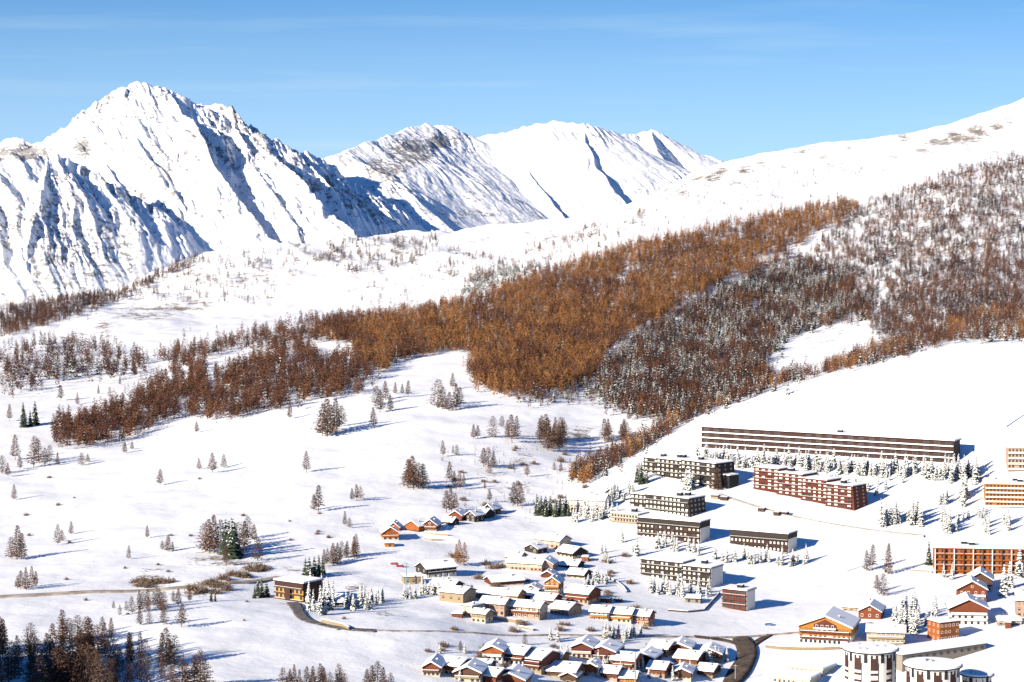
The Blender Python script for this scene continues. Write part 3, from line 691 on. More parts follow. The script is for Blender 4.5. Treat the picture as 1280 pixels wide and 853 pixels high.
HOLES = [[(395,447),(388,432),(420,424),(440,430),(436,446),(415,452)], [(765,352),(790,338),(812,333),(800,343),(772,358)], [(880,300),(930,292),(925,300),(885,306)], [(925,335),(1000,320),(1046,286),(1034,285),(985,315),(925,328)], [(850,392),(925,350),(925,343),(850,384)], [(960,460),(985,425),(1040,405),(1088,402),(1085,440),(1010,470)],
 [(252,468),(262,446),(300,438),(335,436),(325,448),(290,460),(258,478)]]
GOLD = [(420,400),(470,396),(540,388),(600,375),(640,358),(700,335),(760,318),(830,300),(880,290),(950,274),(1000,264),(1060,252),(1075,260),(1045,287),(1000,318),(960,337),(900,357),(850,387),(805,412),(760,442),(740,478),(700,492),(640,500),(600,487),(583,468),(590,440),(560,440),(520,448),(495,455),(470,470),(440,440),(400,425)]
wood('golden_larch_forest', 'golden orange larch forest climbing the central mountainside', [(GOLD, 30, ['rust', 'gold', 'gold'], .012, -.42, 30, 1.0)], 12.5)
LEFTB = [(60,558),(70,530),(110,528),(160,503),(205,478),(225,460),(190,450),(240,440),(270,432),(330,418),(400,402),(440,400),(460,470),(470,490),(420,497),(330,517),(290,528),(220,522),(150,553),(100,562)]

wood('brown_larch_wood', 'rust brown larch wood band crossing the white left slope', [(LEFTB, 20, ['brown', 'rust'], .02, -.16, 17, 1.0)], 13.5)
wood('scattered_larch_wood', 'thin brown larches scattered over the upper left slope', [([(0,440),(60,430),(130,438),(180,450),(185,470),(130,480),(80,480),(50,488),(0,500)], 8, ['brown', 'purple'], .03, -.12, 14, 1.25), ([(195,440),(235,412),(250,430),(215,450)], 3, ['brown'], .0, 0, 12, .9), ([(0,470),(60,485),(20,500),(0,500)], 3, ['rust'], 0, -.1, 10, .8)], 12)
wood('ridge_larch_wood', 'dark purple brown wood along the left ridge line', [([(0,388),(60,378),(130,367),(142,370),(190,348),(252,320),(246,328),(200,350),(150,378),(90,398),(40,412),(0,424)], 34, ['purple', 'brown'], .0, -.6, 20, .9)], 13)
wood('dark_mixed_forest', 'dark mixed larch and snowy spruce forest beside the pale ridge', [([(742,482),(764,448),(808,418),(856,390),(902,360),(962,339),(1002,322),(1060,340),(1090,400),(1040,408),(985,425),(958,455),(965,478),(905,504),(850,525),(800,520),(755,500)], 34, ['brown', 'purple', 'purple', 'rust'], .42, -.26, 14, 1.05), ([(640,500),(700,490),(745,476),(830,515),(840,525),(800,530),(730,505),(660,510)], 9, ['grey', 'brown', 'rust'], .25, -.1, 12, .9)], 11.5)
wood('open_larch_forest', 'open brown larch forest with snow gaps on the upper right slope', [([(1045,287),(1080,258),(1150,232),(1220,205),(1285,195),(1285,380),(1190,412),(1130,432),(1100,425),(1085,395),(1060,340),(1010,318)], 24, ['purple', 'brown', 'rust'], .12, -.13, 15, .95), ([(1090,250),(1130,240),(1200,215),(1285,196),(1285,215),(1190,240),(1110,262)], 6, ['rust', 'brown'], 0, -.3, 16, .9), ([(1060,400),(1190,330),(1285,330),(1285,375),(1190,405),(1110,425)], 9, ['brown', 'purple'], .1, -.2, 15, .95)], 10.5)
CREST = [(716,606),(712,595),(760,572),(800,552),(850,522),(905,500),(960,480),(1050,448),(1130,426),(1190,406),(1285,375),(1285,425),(1190,428),(1130,445),(1060,463),(1000,478),(960,489),(905,508),(880,517),(840,540),(800,566),(760,590),(735,607)]
wood('hillside_crest_wood', 'amber larch and snowy spruce strip along the ski slope crest', [(CREST, 28, ['brown', 'rust', 'gold'], .22, -.5, 22, 1.0)], 10.5)
wood('snowy_spruce_wood', 'frosted green spruce patch above the golden forest', [([(575,375),(590,352),(620,338),(660,335),(700,322),(690,330),(640,352),(600,368)], 26, ['brown'], .8, -.25, 14, .95)], 13)
wood('subalpine_scrub', 'sparse dark dwarf trees dotting the upper snow slopes, plus unseen larches shading the hollow', [
 ([(390,330),(410,305),(470,297),(540,293),(555,310),(520,335),(440,345)], 17, ['purple', 'brown', 'grey'], .06, .0, 14, .8),
 ([(540,310),(620,320),(680,300),(760,275),(830,262),(760,310),(690,330),(600,360),(560,350)], 11, ['purple', 'brown', 'rust'], .12, .08, 13, .85),
 ([(140,370),(250,322),(390,305),(390,340),(330,380),(200,385)], 8, ['purple', 'grey', 'brown'], .1, .1, 11, .8),
 ([(780,265),(880,215),(1000,215),(1100,205),(1000,255),(900,285),(800,300)], 5, ['grey', 'purple'], .2, .1, 12, .6),
 ([(450,360),(560,330),(570,370),(500,385),(450,380)], 4, ['purple', 'grey'], .2, .1, 12, .8),
 ([(540,560),(720,560),(720,640),(640,660),(560,640)], 1.6, ['grey', 'brown'], .08, 0, 12, .28),
 ([(960,460),(1000,420),(1100,400),(1090,440),(1020,470)], 6, ['grey', 'brown'], .1, .0, 10, .55)], 13, None, [(x, y) for x, y in zip(r_.uniform(-330, -175, 130), r_.uniform(800, 960, 130)) if x < y * (-645 / F) - 4])  # last list: unseen larches on the left hill, added to shade the hollow
# ------------------------------------------------------------------ buildings
def grain(name, col, var=0.18, scale=1.2, rough=0.8):
    m = mat(name, col, rough); k = N(m); tcn = k.new('ShaderNodeTexCoord'); n = k.noise(scale, 5, 0.65, tcn.outputs['Object'])
    a = tuple(c * (1 - var) for c in col); b = tuple(min(.95, c * (1 + var)) for c in col)
    r = k.ramp(n.outputs['Fac'], [(0.3, a), (0.7, b)]); k.link(r.outputs['Color'], k.b.inputs['Base Color']); return m
def planks(name, col, rough=0.75, vert=False):
    m = mat(name, col, rough); k = N(m); tcn = k.new('ShaderNodeTexCoord'); mp = k.new('ShaderNodeMapping'); mp.inputs['Scale'].default_value = (4, 4, .35) if vert else (.3, .3, 4)
    k.link(tcn.outputs['Object'], mp.inputs['Vector']); n = k.noise(1.0, 4, .6, mp.outputs['Vector'])
    r = k.ramp(n.outputs['Fac'], [(0.3, tuple(c * .72 for c in col)), (0.7, tuple(min(.95, c * 1.25) for c in col))]); k.link(r.outputs['Color'], k.b.inputs['Base Color']); return m
MT = {
 'white': grain('white_render', (.62, .60, .56), .08), 'cream': grain('cream_render', (.44, .38, .295), .1), 'tan': grain('tan_stone', (.27, .21, .135), .3, 2.5), 'pink': grain('pink_render', (.36, .25, .185), .14),
 'stone': grain('grey_stone', (.22, .195, .16), .35, 3.0), 'orange': planks('orange_timber', (.28, .082, .018)), 'amber': planks('amber_timber', (.35, .155, .03)), 'red': planks('red_timber', (.105, .027, .017)),
 'rust': planks('rust_timber', (.165, .045, .018)), 'brown': planks('brown_timber', (.085, .042, .026)), 'dark': planks('dark_timber', (.032, .025, .021)), 'black': planks('black_slate', (.019, .019, .021)),
 'choc': planks('chocolate_timber', (.048, .022, .018)), 'mint': grain('mint_paint', (.42, .58, .47), .1), 'yellow': grain('yellow_render', (.46, .27, .065), .12), 'steel': mat('galvanised_steel', (.42, .43, .44), .45, spec=.5),
 'slate': grain('slate_tiles', (.085, .075, .07), .25), 'teal': mat('teal_paint', (.14, .30, .29), .5), 'concrete': grain('concrete', (.26, .245, .22), .15), 'dirt': grain('dirty_snow', (.55, .48, .40), .25, .4),
}
M_SNOW = grain('roof_snow', SNOW, .015, .5, .7)
M_GLASS = mat('window_glass', (.03, .035, .045), .12, spec=.6)
M_BLIND = grain('pale_blind', (.72, .66, .56), .15, .8, .5)
M_FRAME = mat('window_frame_wood', (.10, .06, .04), .6)
M_WFRAME = mat('window_frame_white', (.7, .68, .64), .6)
class MB:
    def __init__(s): s.v = []; s.f = []; s.m = []
    def poly(s, pts, faces, mi=0):
        k = len(s.v); s.v += [tuple(p) for p in pts]
        for f in faces: s.f.append(tuple(k + i for i in f)); s.m.append(mi)
    def box(s, x0, x1, y0, y1, z0, z1, mi=0, tx=0, ty=0):
        """tx, ty pull the top face in (a soft-edged slab of snow)"""
        s.poly([(x0, y0, z0), (x1, y0, z0), (x1, y1, z0), (x0, y1, z0), (x0 + tx, y0 + ty, z1), (x1 - tx, y0 + ty, z1), (x1 - tx, y1 - ty, z1), (x0 + tx, y1 - ty, z1)],
               [(3, 2, 1, 0), (4, 5, 6, 7), (0, 1, 5, 4), (1, 2, 6, 5), (2, 3, 7, 6), (3, 0, 4, 7)], mi)
    def prism(s, prof, a0, a1, axis, mi=0):
        """profile of (u, z) points extruded along x (u = y) or along y (u = x)"""
        n = len(prof)
        q = [((a0, u, z) if axis == 'x' else (u, a0, z)) for u, z in prof] + [((a1, u, z) if axis == 'x' else (u, a1, z)) for u, z in prof]
        s.poly(q, [tuple(range(n - 1, -1, -1)), tuple(range(n, 2 * n))] + [(i, (i + 1) % n, n + (i + 1) % n, n + i) for i in range(n)], mi)
    def cyl(s, cx, cy, r, z0, z1, n=12, mi=0, r1=None):
        r1 = r if r1 is None else r1
        q = [(cx + r * math.cos(2 * math.pi * i / n), cy + r * math.sin(2 * math.pi * i / n), z0) for i in range(n)] + [(cx + r1 * math.cos(2 * math.pi * i / n), cy + r1 * math.sin(2 * math.pi * i / n), z1) for i in range(n)]
        s.poly(q, [tuple(range(n - 1, -1, -1)), tuple(range(n, 2 * n))] + [(i, (i + 1) % n, n + (i + 1) % n, n + i) for i in range(n)], mi)
    def build(s, name, mats, parent=None):
        me = bpy.data.meshes.new(name); me.from_pydata(s.v, [], s.f); me.update()
        for m in (mats if isinstance(mats, (list, tuple)) else [mats]): me.materials.append(m)
        me.polygons.foreach_set('material_index', s.m)
        import bmesh
        bm = bmesh.new(); bm.from_mesh(me); bmesh.ops.recalc_face_normals(bm, faces=bm.faces); bm.to_mesh(me); bm.free()
        return link(name, me, parent)
WIN = {}
def win_mesh(kind):
    if kind not in WIN:
        b = MB(); f = .12
        b.box(-.5, .5, -.06, .10, -.5, -.5 + f, 0); b.box(-.5, .5, -.06, .10, .5 - f, .5, 0); b.box(-.5, -.5 + f * .8, -.06, .10, -.5 + f, .5 - f, 0); b.box(.5 - f * .8, .5, -.06, .10, -.5 + f, .5 - f, 0)
        b.box(-.5 + f * .8, .5 - f * .8, .03, .08, -.5 + f, .5 - f, 1)
        if kind == 'shut':
            b.box(-.95, -.53, -.08, .02, -.5, .5, 2); b.box(.53, .95, -.08, .02, -.5, .5, 2)
        o = b.build('window', {'dark': [M_FRAME, M_GLASS], 'pale': [MT['dark'], M_BLIND], 'lit': [M_WFRAME, M_GLASS], 'shut': [M_WFRAME, M_GLASS, MT['rust']], 'redw': [M_FRAME, MT['red']]}[kind]); WIN[kind] = o.data; bpy.data.objects.remove(o)
    return WIN[kind]
def window(root, kind, x, y, z, w, h, rot=0.0):
    o = link('window', win_mesh(kind), root); o.location = (x, y, z); o.scale = (w, 1, h); o.rotation_euler.z = rot; return o
BR = random.Random(11)
def root_at(name, label, cat, X, Y, Z, yaw, group=None):
    e = bpy.data.objects.new(name, None); COL.objects.link(e); e.empty_display_size = .5; e.location = (X, Y, Z); e.rotation_euler.z = -math.radians(yaw); tag(e, label, cat, group); return e
def snow_flat(b, x0, x1, y0, y1, z, t=.5): b.box(x0, x1, y0, y1, z, z + t, 0, .25, .25)
def gable_roof(root, w, d, h, rise, roof, ov, over_e, snow_t, rmat):
    """roof slabs (part) and the snow lying on them (sub-part). roof: 'gx' ridge along the front, 'gy' gable to the front"""
    span = d if roof == 'gx' else w; run = w if roof == 'gx' else d
    off = d / 2 if roof == 'gx' else 0.0; a0, a1 = (-w / 2 - over_e, w / 2 + over_e) if roof == 'gx' else (-over_e, d + over_e)
    sl = rise / (span / 2); he = h - ov * sl; ax = 'x' if roof == 'gx' else 'y'; top = h + rise; t = .28
    b = MB()
    for sg in (-1, 1):
        e = off + sg * (span / 2 + ov)
        b.prism([(off, top + .02), (off, top + t), (e, he + t), (e, he + .02)], a0, a1, ax)
    r = b.build('roof', rmat, root)
    s = MB(); i = .12; st = t + .004
    for sg in (-1, 1):
        e = off + sg * (span / 2 + ov - i)
        s.prism([(off, top + st), (off, top + st + snow_t), (e - sg * .3, he + i * sl + st + snow_t * .92), (e, he + i * sl + st + snow_t * .45), (e, he + i * sl + st)], a0 + i, a1 - i, ax)
    s.build('snow_cover', M_SNOW, r)
    return r
def house(name, label, cx, yb, wpx, hpx, yaw, d, roof='gx', rise=None, lower='cream', upper='brown', split=.5, nx=4, nz=2, win='dark', ewin=2, balc=(), bal_mat='brown', chim=1, ov=.8, rmat='choc', snow=.55, cat='house', group=None, ecol=None, dorm=0):
    g = G(cx, yb); D = g.y; m = D / F; c, s = math.cos(math.radians(yaw)), math.sin(math.radians(yaw))
    t = ray(cx, yb)[0]; w = wpx * m / max(.35, (c + t * s)); h = hpx * m
    root = root_at(name, label, cat, g.x, g.y, g.z - .2, yaw, group)
    if rise is None: rise = (d if roof == 'gx' else w) * .24
    zs = h * split; B = 5.0
    b = MB(); b.box(-w / 2, w / 2, 0, d, -B, zs); b.build('wall', MT[lower], root)
    u = MB(); e = .04
    if roof == 'gx': u.prism([(-e, zs), (-e, h), (d / 2, h + rise), (d + e, h), (d + e, zs)], -w / 2 - e, w / 2 + e, 'x')
    elif roof == 'gy': u.prism([(-w / 2 - e, zs), (-w / 2 - e, h), (0, h + rise), (w / 2 + e, h), (w / 2 + e, zs)], -e, d + e, 'y')
    else: u.box(-w / 2 - e, w / 2 + e, -e, d + e, zs, h)
    if h - zs > .3 or roof != 'flat': u.build('upper_wall', MT[upper], root)
    if roof == 'flat':
        r = MB(); r.box(-w / 2 - ov * .5, w / 2 + ov * .5, -ov * .5, d + ov * .5, h, h + .3); ro = r.build('roof', MT[rmat], root)
        sb = MB(); snow_flat(sb, -w / 2 - ov * .4, w / 2 + ov * .4, -ov * .4, d + ov * .4, h + .302, snow); sb.build('snow_cover', M_SNOW, ro); top = h + .3
    else:
        ro = gable_roof(root, w, d, h, rise, roof, ov, ov, snow, MT[rmat])
    fh = h / max(1, nz)
    for k in range(nz):
        z = (k + .52) * fh
        for i in range(nx):
            x = -w / 2 + w * (i + .5) / nx + BR.uniform(-.12, .12)
            if BR.random() < .92: window(root, win, x, -.04, z, min(1.25, w / nx * .55), min(1.45, fh * .55))
        for i in range(ewin):
            y = d * (i + .5) / ewin
            sd = 1 if yaw > -5 else -1
            window(root, win, sd * (w / 2 + .04), y, z, 1.0, min(1.3, fh * .5), sd * math.pi / 2)
    if roof == 'gy' and w > 7: window(root, win, 0, -.05, h + rise * .35, 1.3, 1.1)
    for k in balc:
        z = k * fh; bb = MB(); bb.box(-w / 2 * .94, w / 2 * .94, -1.25, -.045, z - .12, z + .04); bb.box(-w / 2 * .94, w / 2 * .94, -1.3, -1.2, z + .04, z + .95)
        for sx in (-1, 1): bb.box(sx * w / 2 * .94 - .05, sx * w / 2 * .94 + .05, -1.2, -.045, z + .04, z + .95)
        bo = bb.build('balcony', MT[bal_mat], root); sn = MB(); sn.box(-w / 2 * .94, w / 2 * .94, -1.36, -1.12, z + .955, z + 1.12, 0, .03, .04); sn.build('snow_ledge', M_SNOW, bo)
    for i in range(chim):
        x = w * (.22 if i == 0 else -.25); y = d * (.35 if i == 0 else .6)
        zt = h + (rise * (1 - abs(y - d / 2) / (d / 2)) if roof == 'gx' else rise * (1 - abs(x) / (w / 2)) if roof == 'gy' else .3)
        cb = MB(); cb.box(x - .4, x + .4, y - .4, y + .4, zt - .8, zt + 1.5); co = cb.build('chimney', MT['stone'], ro); cs = MB(); cs.box(x - .48, x + .48, y - .48, y + .48, zt + 1.505, zt + 1.8, 0, .1, .1); cs.build('chimney_cap', M_SNOW, co)
    return root
def slab(name, label, x0, y0, x1, y1, yb, d, yaw=None, nseg=1, step=None, wall='dark', end=None, floors=5, nx=12, win='pale', band='dark', enx=3, bandsnow=False, overhang=.5, snow=.45, roofh=.4, back=2.0, wh=.58, ww=.62, topdark=False, ground_mat=None, boxes=2, slant=0, cat='apartment block', extra=None):
    """a long block whose front top edge runs from photo (x0,y0) to (x1,y1) and whose right front foot is at row yb"""
    g = G(x1, yb); D1 = g.y; X1 = g.x; e1 = ray(x1, y1)[1]; zt1 = ZC + e1 * D1; t0, e0 = ray(x0, y0)
    if yaw is None:
        D0 = (zt1 - ZC) / e0; yaw = math.degrees(math.atan2(D1 - D0, 0) if False else math.atan2(D0 - D1, X1 - t0 * D0))
    c, s = math.cos(math.radians(yaw)), math.sin(math.radians(yaw))
    W = (X1 - t0 * D1) / (c + t0 * s); D0 = D1 + W * s; dz = ZC + e0 * D0 - zt1
    h = zt1 - g.z
    root = root_at(name, label, cat, X1 - W / 2 * c, D1 + W / 2 * s, g.z, yaw)
    segs = []
    if nseg == 1: segs = [(-W / 2, W / 2, h + dz * .5, 0.0)]
    else:
        sp = step if step else [1 / nseg] * nseg; a = 0
        for i, q in enumerate(sp): segs.append((-W / 2 + W * a, -W / 2 + W * (a + q), h + dz * (1 - (a + q * .5)) , -i * back + back * (nseg - 1) * .5)); a += q
    wb, rb, sb = MB(), MB(), MB(); fh = h / floors; eb = MB()
    for i, (a, b_, zt, yo) in enumerate(segs):
        if slant and i == len(segs) - 1: wb.poly([(a, yo, -8), (b_ + slant, yo, -8), (b_ + slant, yo + d, -8), (a, yo + d, -8), (a, yo, zt), (b_, yo, zt), (b_, yo + d, zt), (a, yo + d, zt)], [(3, 2, 1, 0), (4, 5, 6, 7), (0, 1, 5, 4), (1, 2, 6, 5), (2, 3, 7, 6), (3, 0, 4, 7)])
        else: wb.box(a + .002 * i, b_ - .002 * i, yo, yo + d, -8, zt)
        x1_ = b_ + (overhang if i == len(segs) - 1 else 0); x0_ = a - (overhang if i == 0 else 0)
        rb.box(x0_ + .003 * i, x1_ - .003 * i, yo - overhang, yo + d + overhang, zt + .002, zt + roofh)
        snow_flat(sb, x0_ + .1, x1_ - .1, yo - overhang + .1, yo + d + overhang - .1, zt + roofh + .002, snow)
    wb.build('wall', MT[wall], root); ro = rb.build('roof', MT[band], root); sb.build('snow_cover', M_SNOW, ro)
    tot = 0
    for k in range(floors):
        fb, fs = MB(), MB()
        for i, (a, b_, zt, yo) in enumerate(segs):
            z = zt - (k + 1) * fh
            if topdark and k == 0: continue
            fb.box(a + .05, b_ - .05, yo - 1.1, yo - .003, z - .1, z + .08); fb.box(a + .05, b_ - .05, yo - 1.2, yo - 1.1, z - .1, z + .62)
            fs.box(a + .05, b_ - .05, yo - 1.26, yo - (1.04 if not bandsnow else .2), z + .625 if not bandsnow else z + .3, z + .72 if not bandsnow else z + 1.0, 0, .03, .04)
        if fb.v:
            fo = fb.build('balcony', MT[band], root); (fs.build('snow_ledge', M_SNOW, fo) if bandsnow or k % 2 == 0 else None)
        for i, (a, b_, zt, yo) in enumerate(segs):
            z = zt - (k + 1) * fh + fh * (.55 if not bandsnow else .62); n = max(1, round(nx * (b_ - a) / W))
            for j in range(n):
                if BR.random() < .95 and tot < 98: window(root, win if BR.random() < .85 else 'dark', a + (b_ - a) * (j + .5) / n, yo - .045, z, (b_ - a) / n * ww, fh * wh); tot += 1
    a, b_, zt, yo = segs[-1]
    for k in range(floors):
        z = zt - (k + .5) * fh
        for j in range(enx): window(root, 'lit', b_ + .05 + slant * (zt - z) / (zt + 8), yo + d * (j + .6) / (enx + .2), z, 1.3, fh * .42, math.pi / 2)
    if end:
        a, b_, zt, yo = segs[-1]; eb.box(b_ + .004, b_ + .12, yo + .1, yo + d - .1, -6, zt - (fh if topdark else .1)); eb.build('end_wall', MT[end], root)
    for i in range(boxes):
        a, b_, zt, yo = segs[(i * 2 + 1) % len(segs)]; x = a + (b_ - a) * BR.uniform(.2, .8); y = yo + d * BR.uniform(.3, .7); bx = MB(); bx.box(x - 1.6, x + 1.6, y - 1.2, y + 1.2, zt + roofh + .01, zt + roofh + 2.2); lo_ = bx.build('lift_housing', MT['black'], ro)
        b2 = MB(); b2.box(x - 1.6, x + 1.6, y - 1.2, y + 1.2, zt + roofh + 2.205, zt + roofh + 2.5, 0, .1, .1); b2.build('housing_snow', M_SNOW, lo_)
    if extra: extra(root, W, d, h, segs)
    return root
# ---- large blocks on the hillside
slab('apartment_block', 'very long low dark block with continuous snowy balconies below the ski slope', 877, 534, 1192, 552, 581, 12, None, wall='choc', floors=4, nx=24, win='dark', band='choc', bandsnow=True, enx=0, boxes=1, overhang=1.0, snow=.8, end='black', ww=.5, wh=.45)
def annex(root, W, d, h, segs):
    b = MB(); x = segs[-1][1]; b.box(x - 1, x + 6, d * .25, d * .75, -6, h * .52); o = b.build('annexe', MT['black'], root); s_ = MB(); snow_flat(s_, x - .9, x + 6.2, d * .24, d * .76, h * .52 + .003, .6); s_.build('annexe_snow', M_SNOW, o)
slab('apartment_block', 'stepped dark slate block with white windows at the upper left of the estate', 802, 573, 897, 579, 611, 18, 46, 3, [.2, .35, .45], wall='dark', end='black', floors=6, nx=16, band='dark', enx=3, boxes=4, slant=2.0, extra=annex)
slab('apartment_block', 'stepped red timber block with dark slanting end wall', 940, 583, 1068, 610, 637, 15, 42, 4, wall='red', end='black', floors=6, nx=18, band='red', enx=2, boxes=3, slant=2.5, back=1.5)
slab('apartment_block', 'dark block with pale balcony rows and slanting slate end, below the slate block', 787, 618, 862, 623, 646, 17, 40, 2, [.28, .72], wall='dark', end='black', floors=4, nx=15, win='pale', band='dark', enx=4, boxes=2, slant=1.8, ww=.74, wh=.62)
slab('apartment_block', 'low cream block with two window rows at the left of the estate', 764, 640, 797, 646, 656, 13, 34, wall='cream', floors=2, nx=9, win='dark', band='tan', enx=0, boxes=1)
slab('apartment_block', 'dark balconied block with white end wall, just below the slanting slate end block', 797, 647, 875, 654, 680, 13, 31, wall='choc', end='white', floors=4, nx=15, win='pale', band='dark', enx=2, boxes=0, topdark=False, ww=.55, wh=.5,
     extra=lambda r, W, d, h, sg: (lambda b: (b.box(-W / 2 + .5, W / 2 + .2, -.35, d + .1, h - 3.2, h - .05), b.build('top_storey', MT['dark'], r)))(MB()))
slab('apartment_block', 'dark balconied block with white end wall standing farthest right in the estate', 913, 663, 985, 668, 692, 13, 30, wall='choc', end='white', floors=3, nx=15, win='pale', band='dark', enx=2, boxes=0, ww=.55, wh=.5,
     extra=lambda r, W, d, h, sg: (lambda b: (b.box(-W / 2 + .5, W / 2 + .2, -.35, d + .1, h - 3.0, h - .05), b.build('top_storey', MT['dark'], r)))(MB()))
slab('apartment_block', 'two level dark block with pale bays, lowest of the slate roofed blocks', 801, 698, 889, 712, 735, 14, 33, 2, [.6, .4], wall='dark', end='white', floors=4, nx=15, win='pale', band='dark', enx=2, boxes=1, back=1.0)
slab('apartment_block', 'small red brown apartment house with white end wall beside the piste', 903, 736, 933, 740, 764, 10, 32, wall='red', end='white', floors=4, nx=4, win='dark', band='red', enx=2, boxes=1, overhang=.8, snow=.7)
slab('apartment_block', 'long orange timber block with white dividers at the right edge', 1169, 685, 1300, 688, 716, 16, 6, wall='orange', floors=4, nx=22, win='dark', band='orange', enx=0, boxes=2, overhang=1.0, snow=.8, ww=.35,
     extra=lambda r, W, d, h, sg: [(lambda b: (b.box(-W / 2 + W * i / 11 - .22, -W / 2 + W * i / 11 + .22, -1.5, -.01, -2, h + .1), b.build('divider', MT['white' if i % 2 == 0 else 'brown'], r)))(MB()) for i in range(12)])
slab('apartment_block', 'tiered amber block with snowy terraces above the long orange block', 1232, 605, 1295, 607, 635, 16, 8, wall='amber', floors=5, nx=14, win='dark', band='amber', bandsnow=True, enx=0, boxes=2, overhang=1.0, snow=.9, ww=.5, wh=.4)
slab('apartment_block', 'beige block with snowy balconies cut by the right edge, uppermost there', 1260, 560, 1300, 561, 588, 14, 6, wall='pink', floors=4, nx=9, win='dark', band='cream', bandsnow=True, enx=0, boxes=0, snow=.8, ww=.5, wh=.4)
slab('hotel', 'brown and yellow hotel beside the bend on the left road', 344, 725, 379, 731, 753, 14, 36, wall='yellow', end='brown', floors=3, nx=7, win='dark', band='brown', enx=2, boxes=0, overhang=.9, snow=.7,
     extra=lambda r, W, d, h, sg: (lambda b: (b.box(-W / 2 - .1, W / 2 + .15, -.3, d, h - 2.6, h + .3), b.box(-1.6, 1.6, -1.4, -.3, -2, h - 2.6), b.build('timber_storey', MT['choc'], r)))(MB()))
# ---- lodge, hut, sheds
house('lodge', 'big white lodge with many small windows on the hill edge', 732, 639, 48, 14, 18, 14, 'gx', 3.0, 'cream', 'white', .5, 11, 3, 'dark', 2, chim=2, ov=.5, snow=.6, rmat='slate')
house('house', 'small dark house behind the big white lodge', 762, 622, 9, 7, 30, 7, 'gy', 2, 'dark', 'black', .3, 2, 2, 'lit', 1, chim=0)
house('hut', 'small dark hut under a wide snow roof right of the left hotel', 416, 757, 24, 4.5, -6, 10, 'gx', 2.6, 'stone', 'choc', .3, 3, 1, 'dark', 1, chim=1, snow=.7, cat='hut')
for i, (x, y, w_, lb) in enumerate([(893, 624, 9, 'tan flat shed at the upper end of the beige hill road'), (904, 626, 9, 'dark flat shed by the foot of the slate block'), (951, 640, 8, 'brown shed alone beside the beige hill road'), (970, 645, 7, 'left brown shed of a touching pair on the hill road'), (980, 645, 7.5, 'right brown shed of a touching pair on the hill road')]):
    house('shed', lb, x, y, w_, 4.5, 25, 4, 'flat', lower='tan' if i == 0 else 'brown', upper='dark', split=.75, nx=1, nz=1, ewin=0, chim=0, ov=.4, snow=.12, rmat='black', cat='shed')
house('garage', 'low snow covered garage with dark openings behind the red block', 1064, 586, 34, 5, 22, 8, 'flat', lower='concrete', upper='cream', split=.85, nx=4, nz=1, ewin=0, chim=0, snow=.8, cat='garage')
house('pavilion', 'small grey pavilion half buried above the red block', 953, 577, 15, 4.5, 25, 6, 'flat', lower='concrete', upper='cream', split=.8, nx=3, nz=1, ewin=0, chim=0, snow=.9, cat='pavilion')
house('carport', 'snow roofed carport with dark openings below the two level block', 866, 754, 19, 6, 10, 8, 'flat', lower='stone', upper='dark', split=.8, nx=2, nz=1, ewin=0, chim=0, snow=.9, cat='carport')
# ---- chalets along the snowy ridge
RG = 'chalets along the snowy ridge'
house('chalet', 'orange and cream chalet lowest at the left end of the ridge row', 488, 675, 21, 9, -8, 11, 'gy', 3.2, 'cream', 'orange', .45, 3, 2, 'dark', 2, (1,), 'orange', group=RG, cat='chalet', rmat='orange')
house('garage', 'amber garage with a black opening below the ridge row', 487, 684, 11, 5, -8, 6, 'flat', lower='amber', upper='orange', split=.7, nx=1, nz=1, ewin=0, chim=0, snow=.7, cat='garage')
house('chalet', 'orange gabled chalet just behind the lowest ridge chalet', 492, 664, 14, 5, 5, 10, 'gy', 2.6, 'cream', 'orange', .3, 2, 1, 'dark', 1, group=RG, cat='chalet', rmat='orange')
house('chalet', 'chalet with orange eave over a blue shadowed side, second in the ridge row', 515, 664, 17, 7, 38, 11, 'gy', 2.8, 'brown', 'orange', .3, 2, 2, 'dark', 2, group=RG, cat='chalet', rmat='orange')
house('chalet', 'red brown chalet with stone foot in the middle of the ridge row', 537, 664, 18, 8, 12, 11, 'gy', 3.0, 'stone', 'rust', .35, 3, 2, 'lit', 2, (1,), 'rust', group=RG, cat='chalet', rmat='red')
house('chalet', 'small dark chalet dug into the ridge right of the red brown one', 559, 656, 12, 4, 30, 8, 'gx', 2, 'dark', 'dark', .4, 2, 1, 'lit', 1, group=RG, cat='chalet')
house('chalet', 'chalet with bright orange gable boards high on the ridge', 569, 651, 16, 7, 18, 10, 'gy', 2.6, 'choc', 'rust', .35, 2, 2, 'dark', 2, group=RG, cat='chalet', rmat='orange')
house('chalet', 'dark chalet with white windows left of the top ridge pair', 588, 652, 12, 8, 34, 10, 'gy', 2.4, 'dark', 'dark', .4, 2, 2, 'lit', 2, group=RG, cat='chalet')
house('chalet', 'dark chalet second from the top end of the ridge row', 600, 648, 12, 6, 34, 10, 'gx', 2.4, 'dark', 'dark', .4, 2, 2, 'dark', 2, group=RG, cat='chalet')
house('chalet', 'black gabled chalet at the right top end of the ridge row', 610, 643, 12, 7, 30, 10, 'gy', 2.6, 'dark', 'black', .4, 2, 2, 'lit', 2, group=RG, cat='chalet')
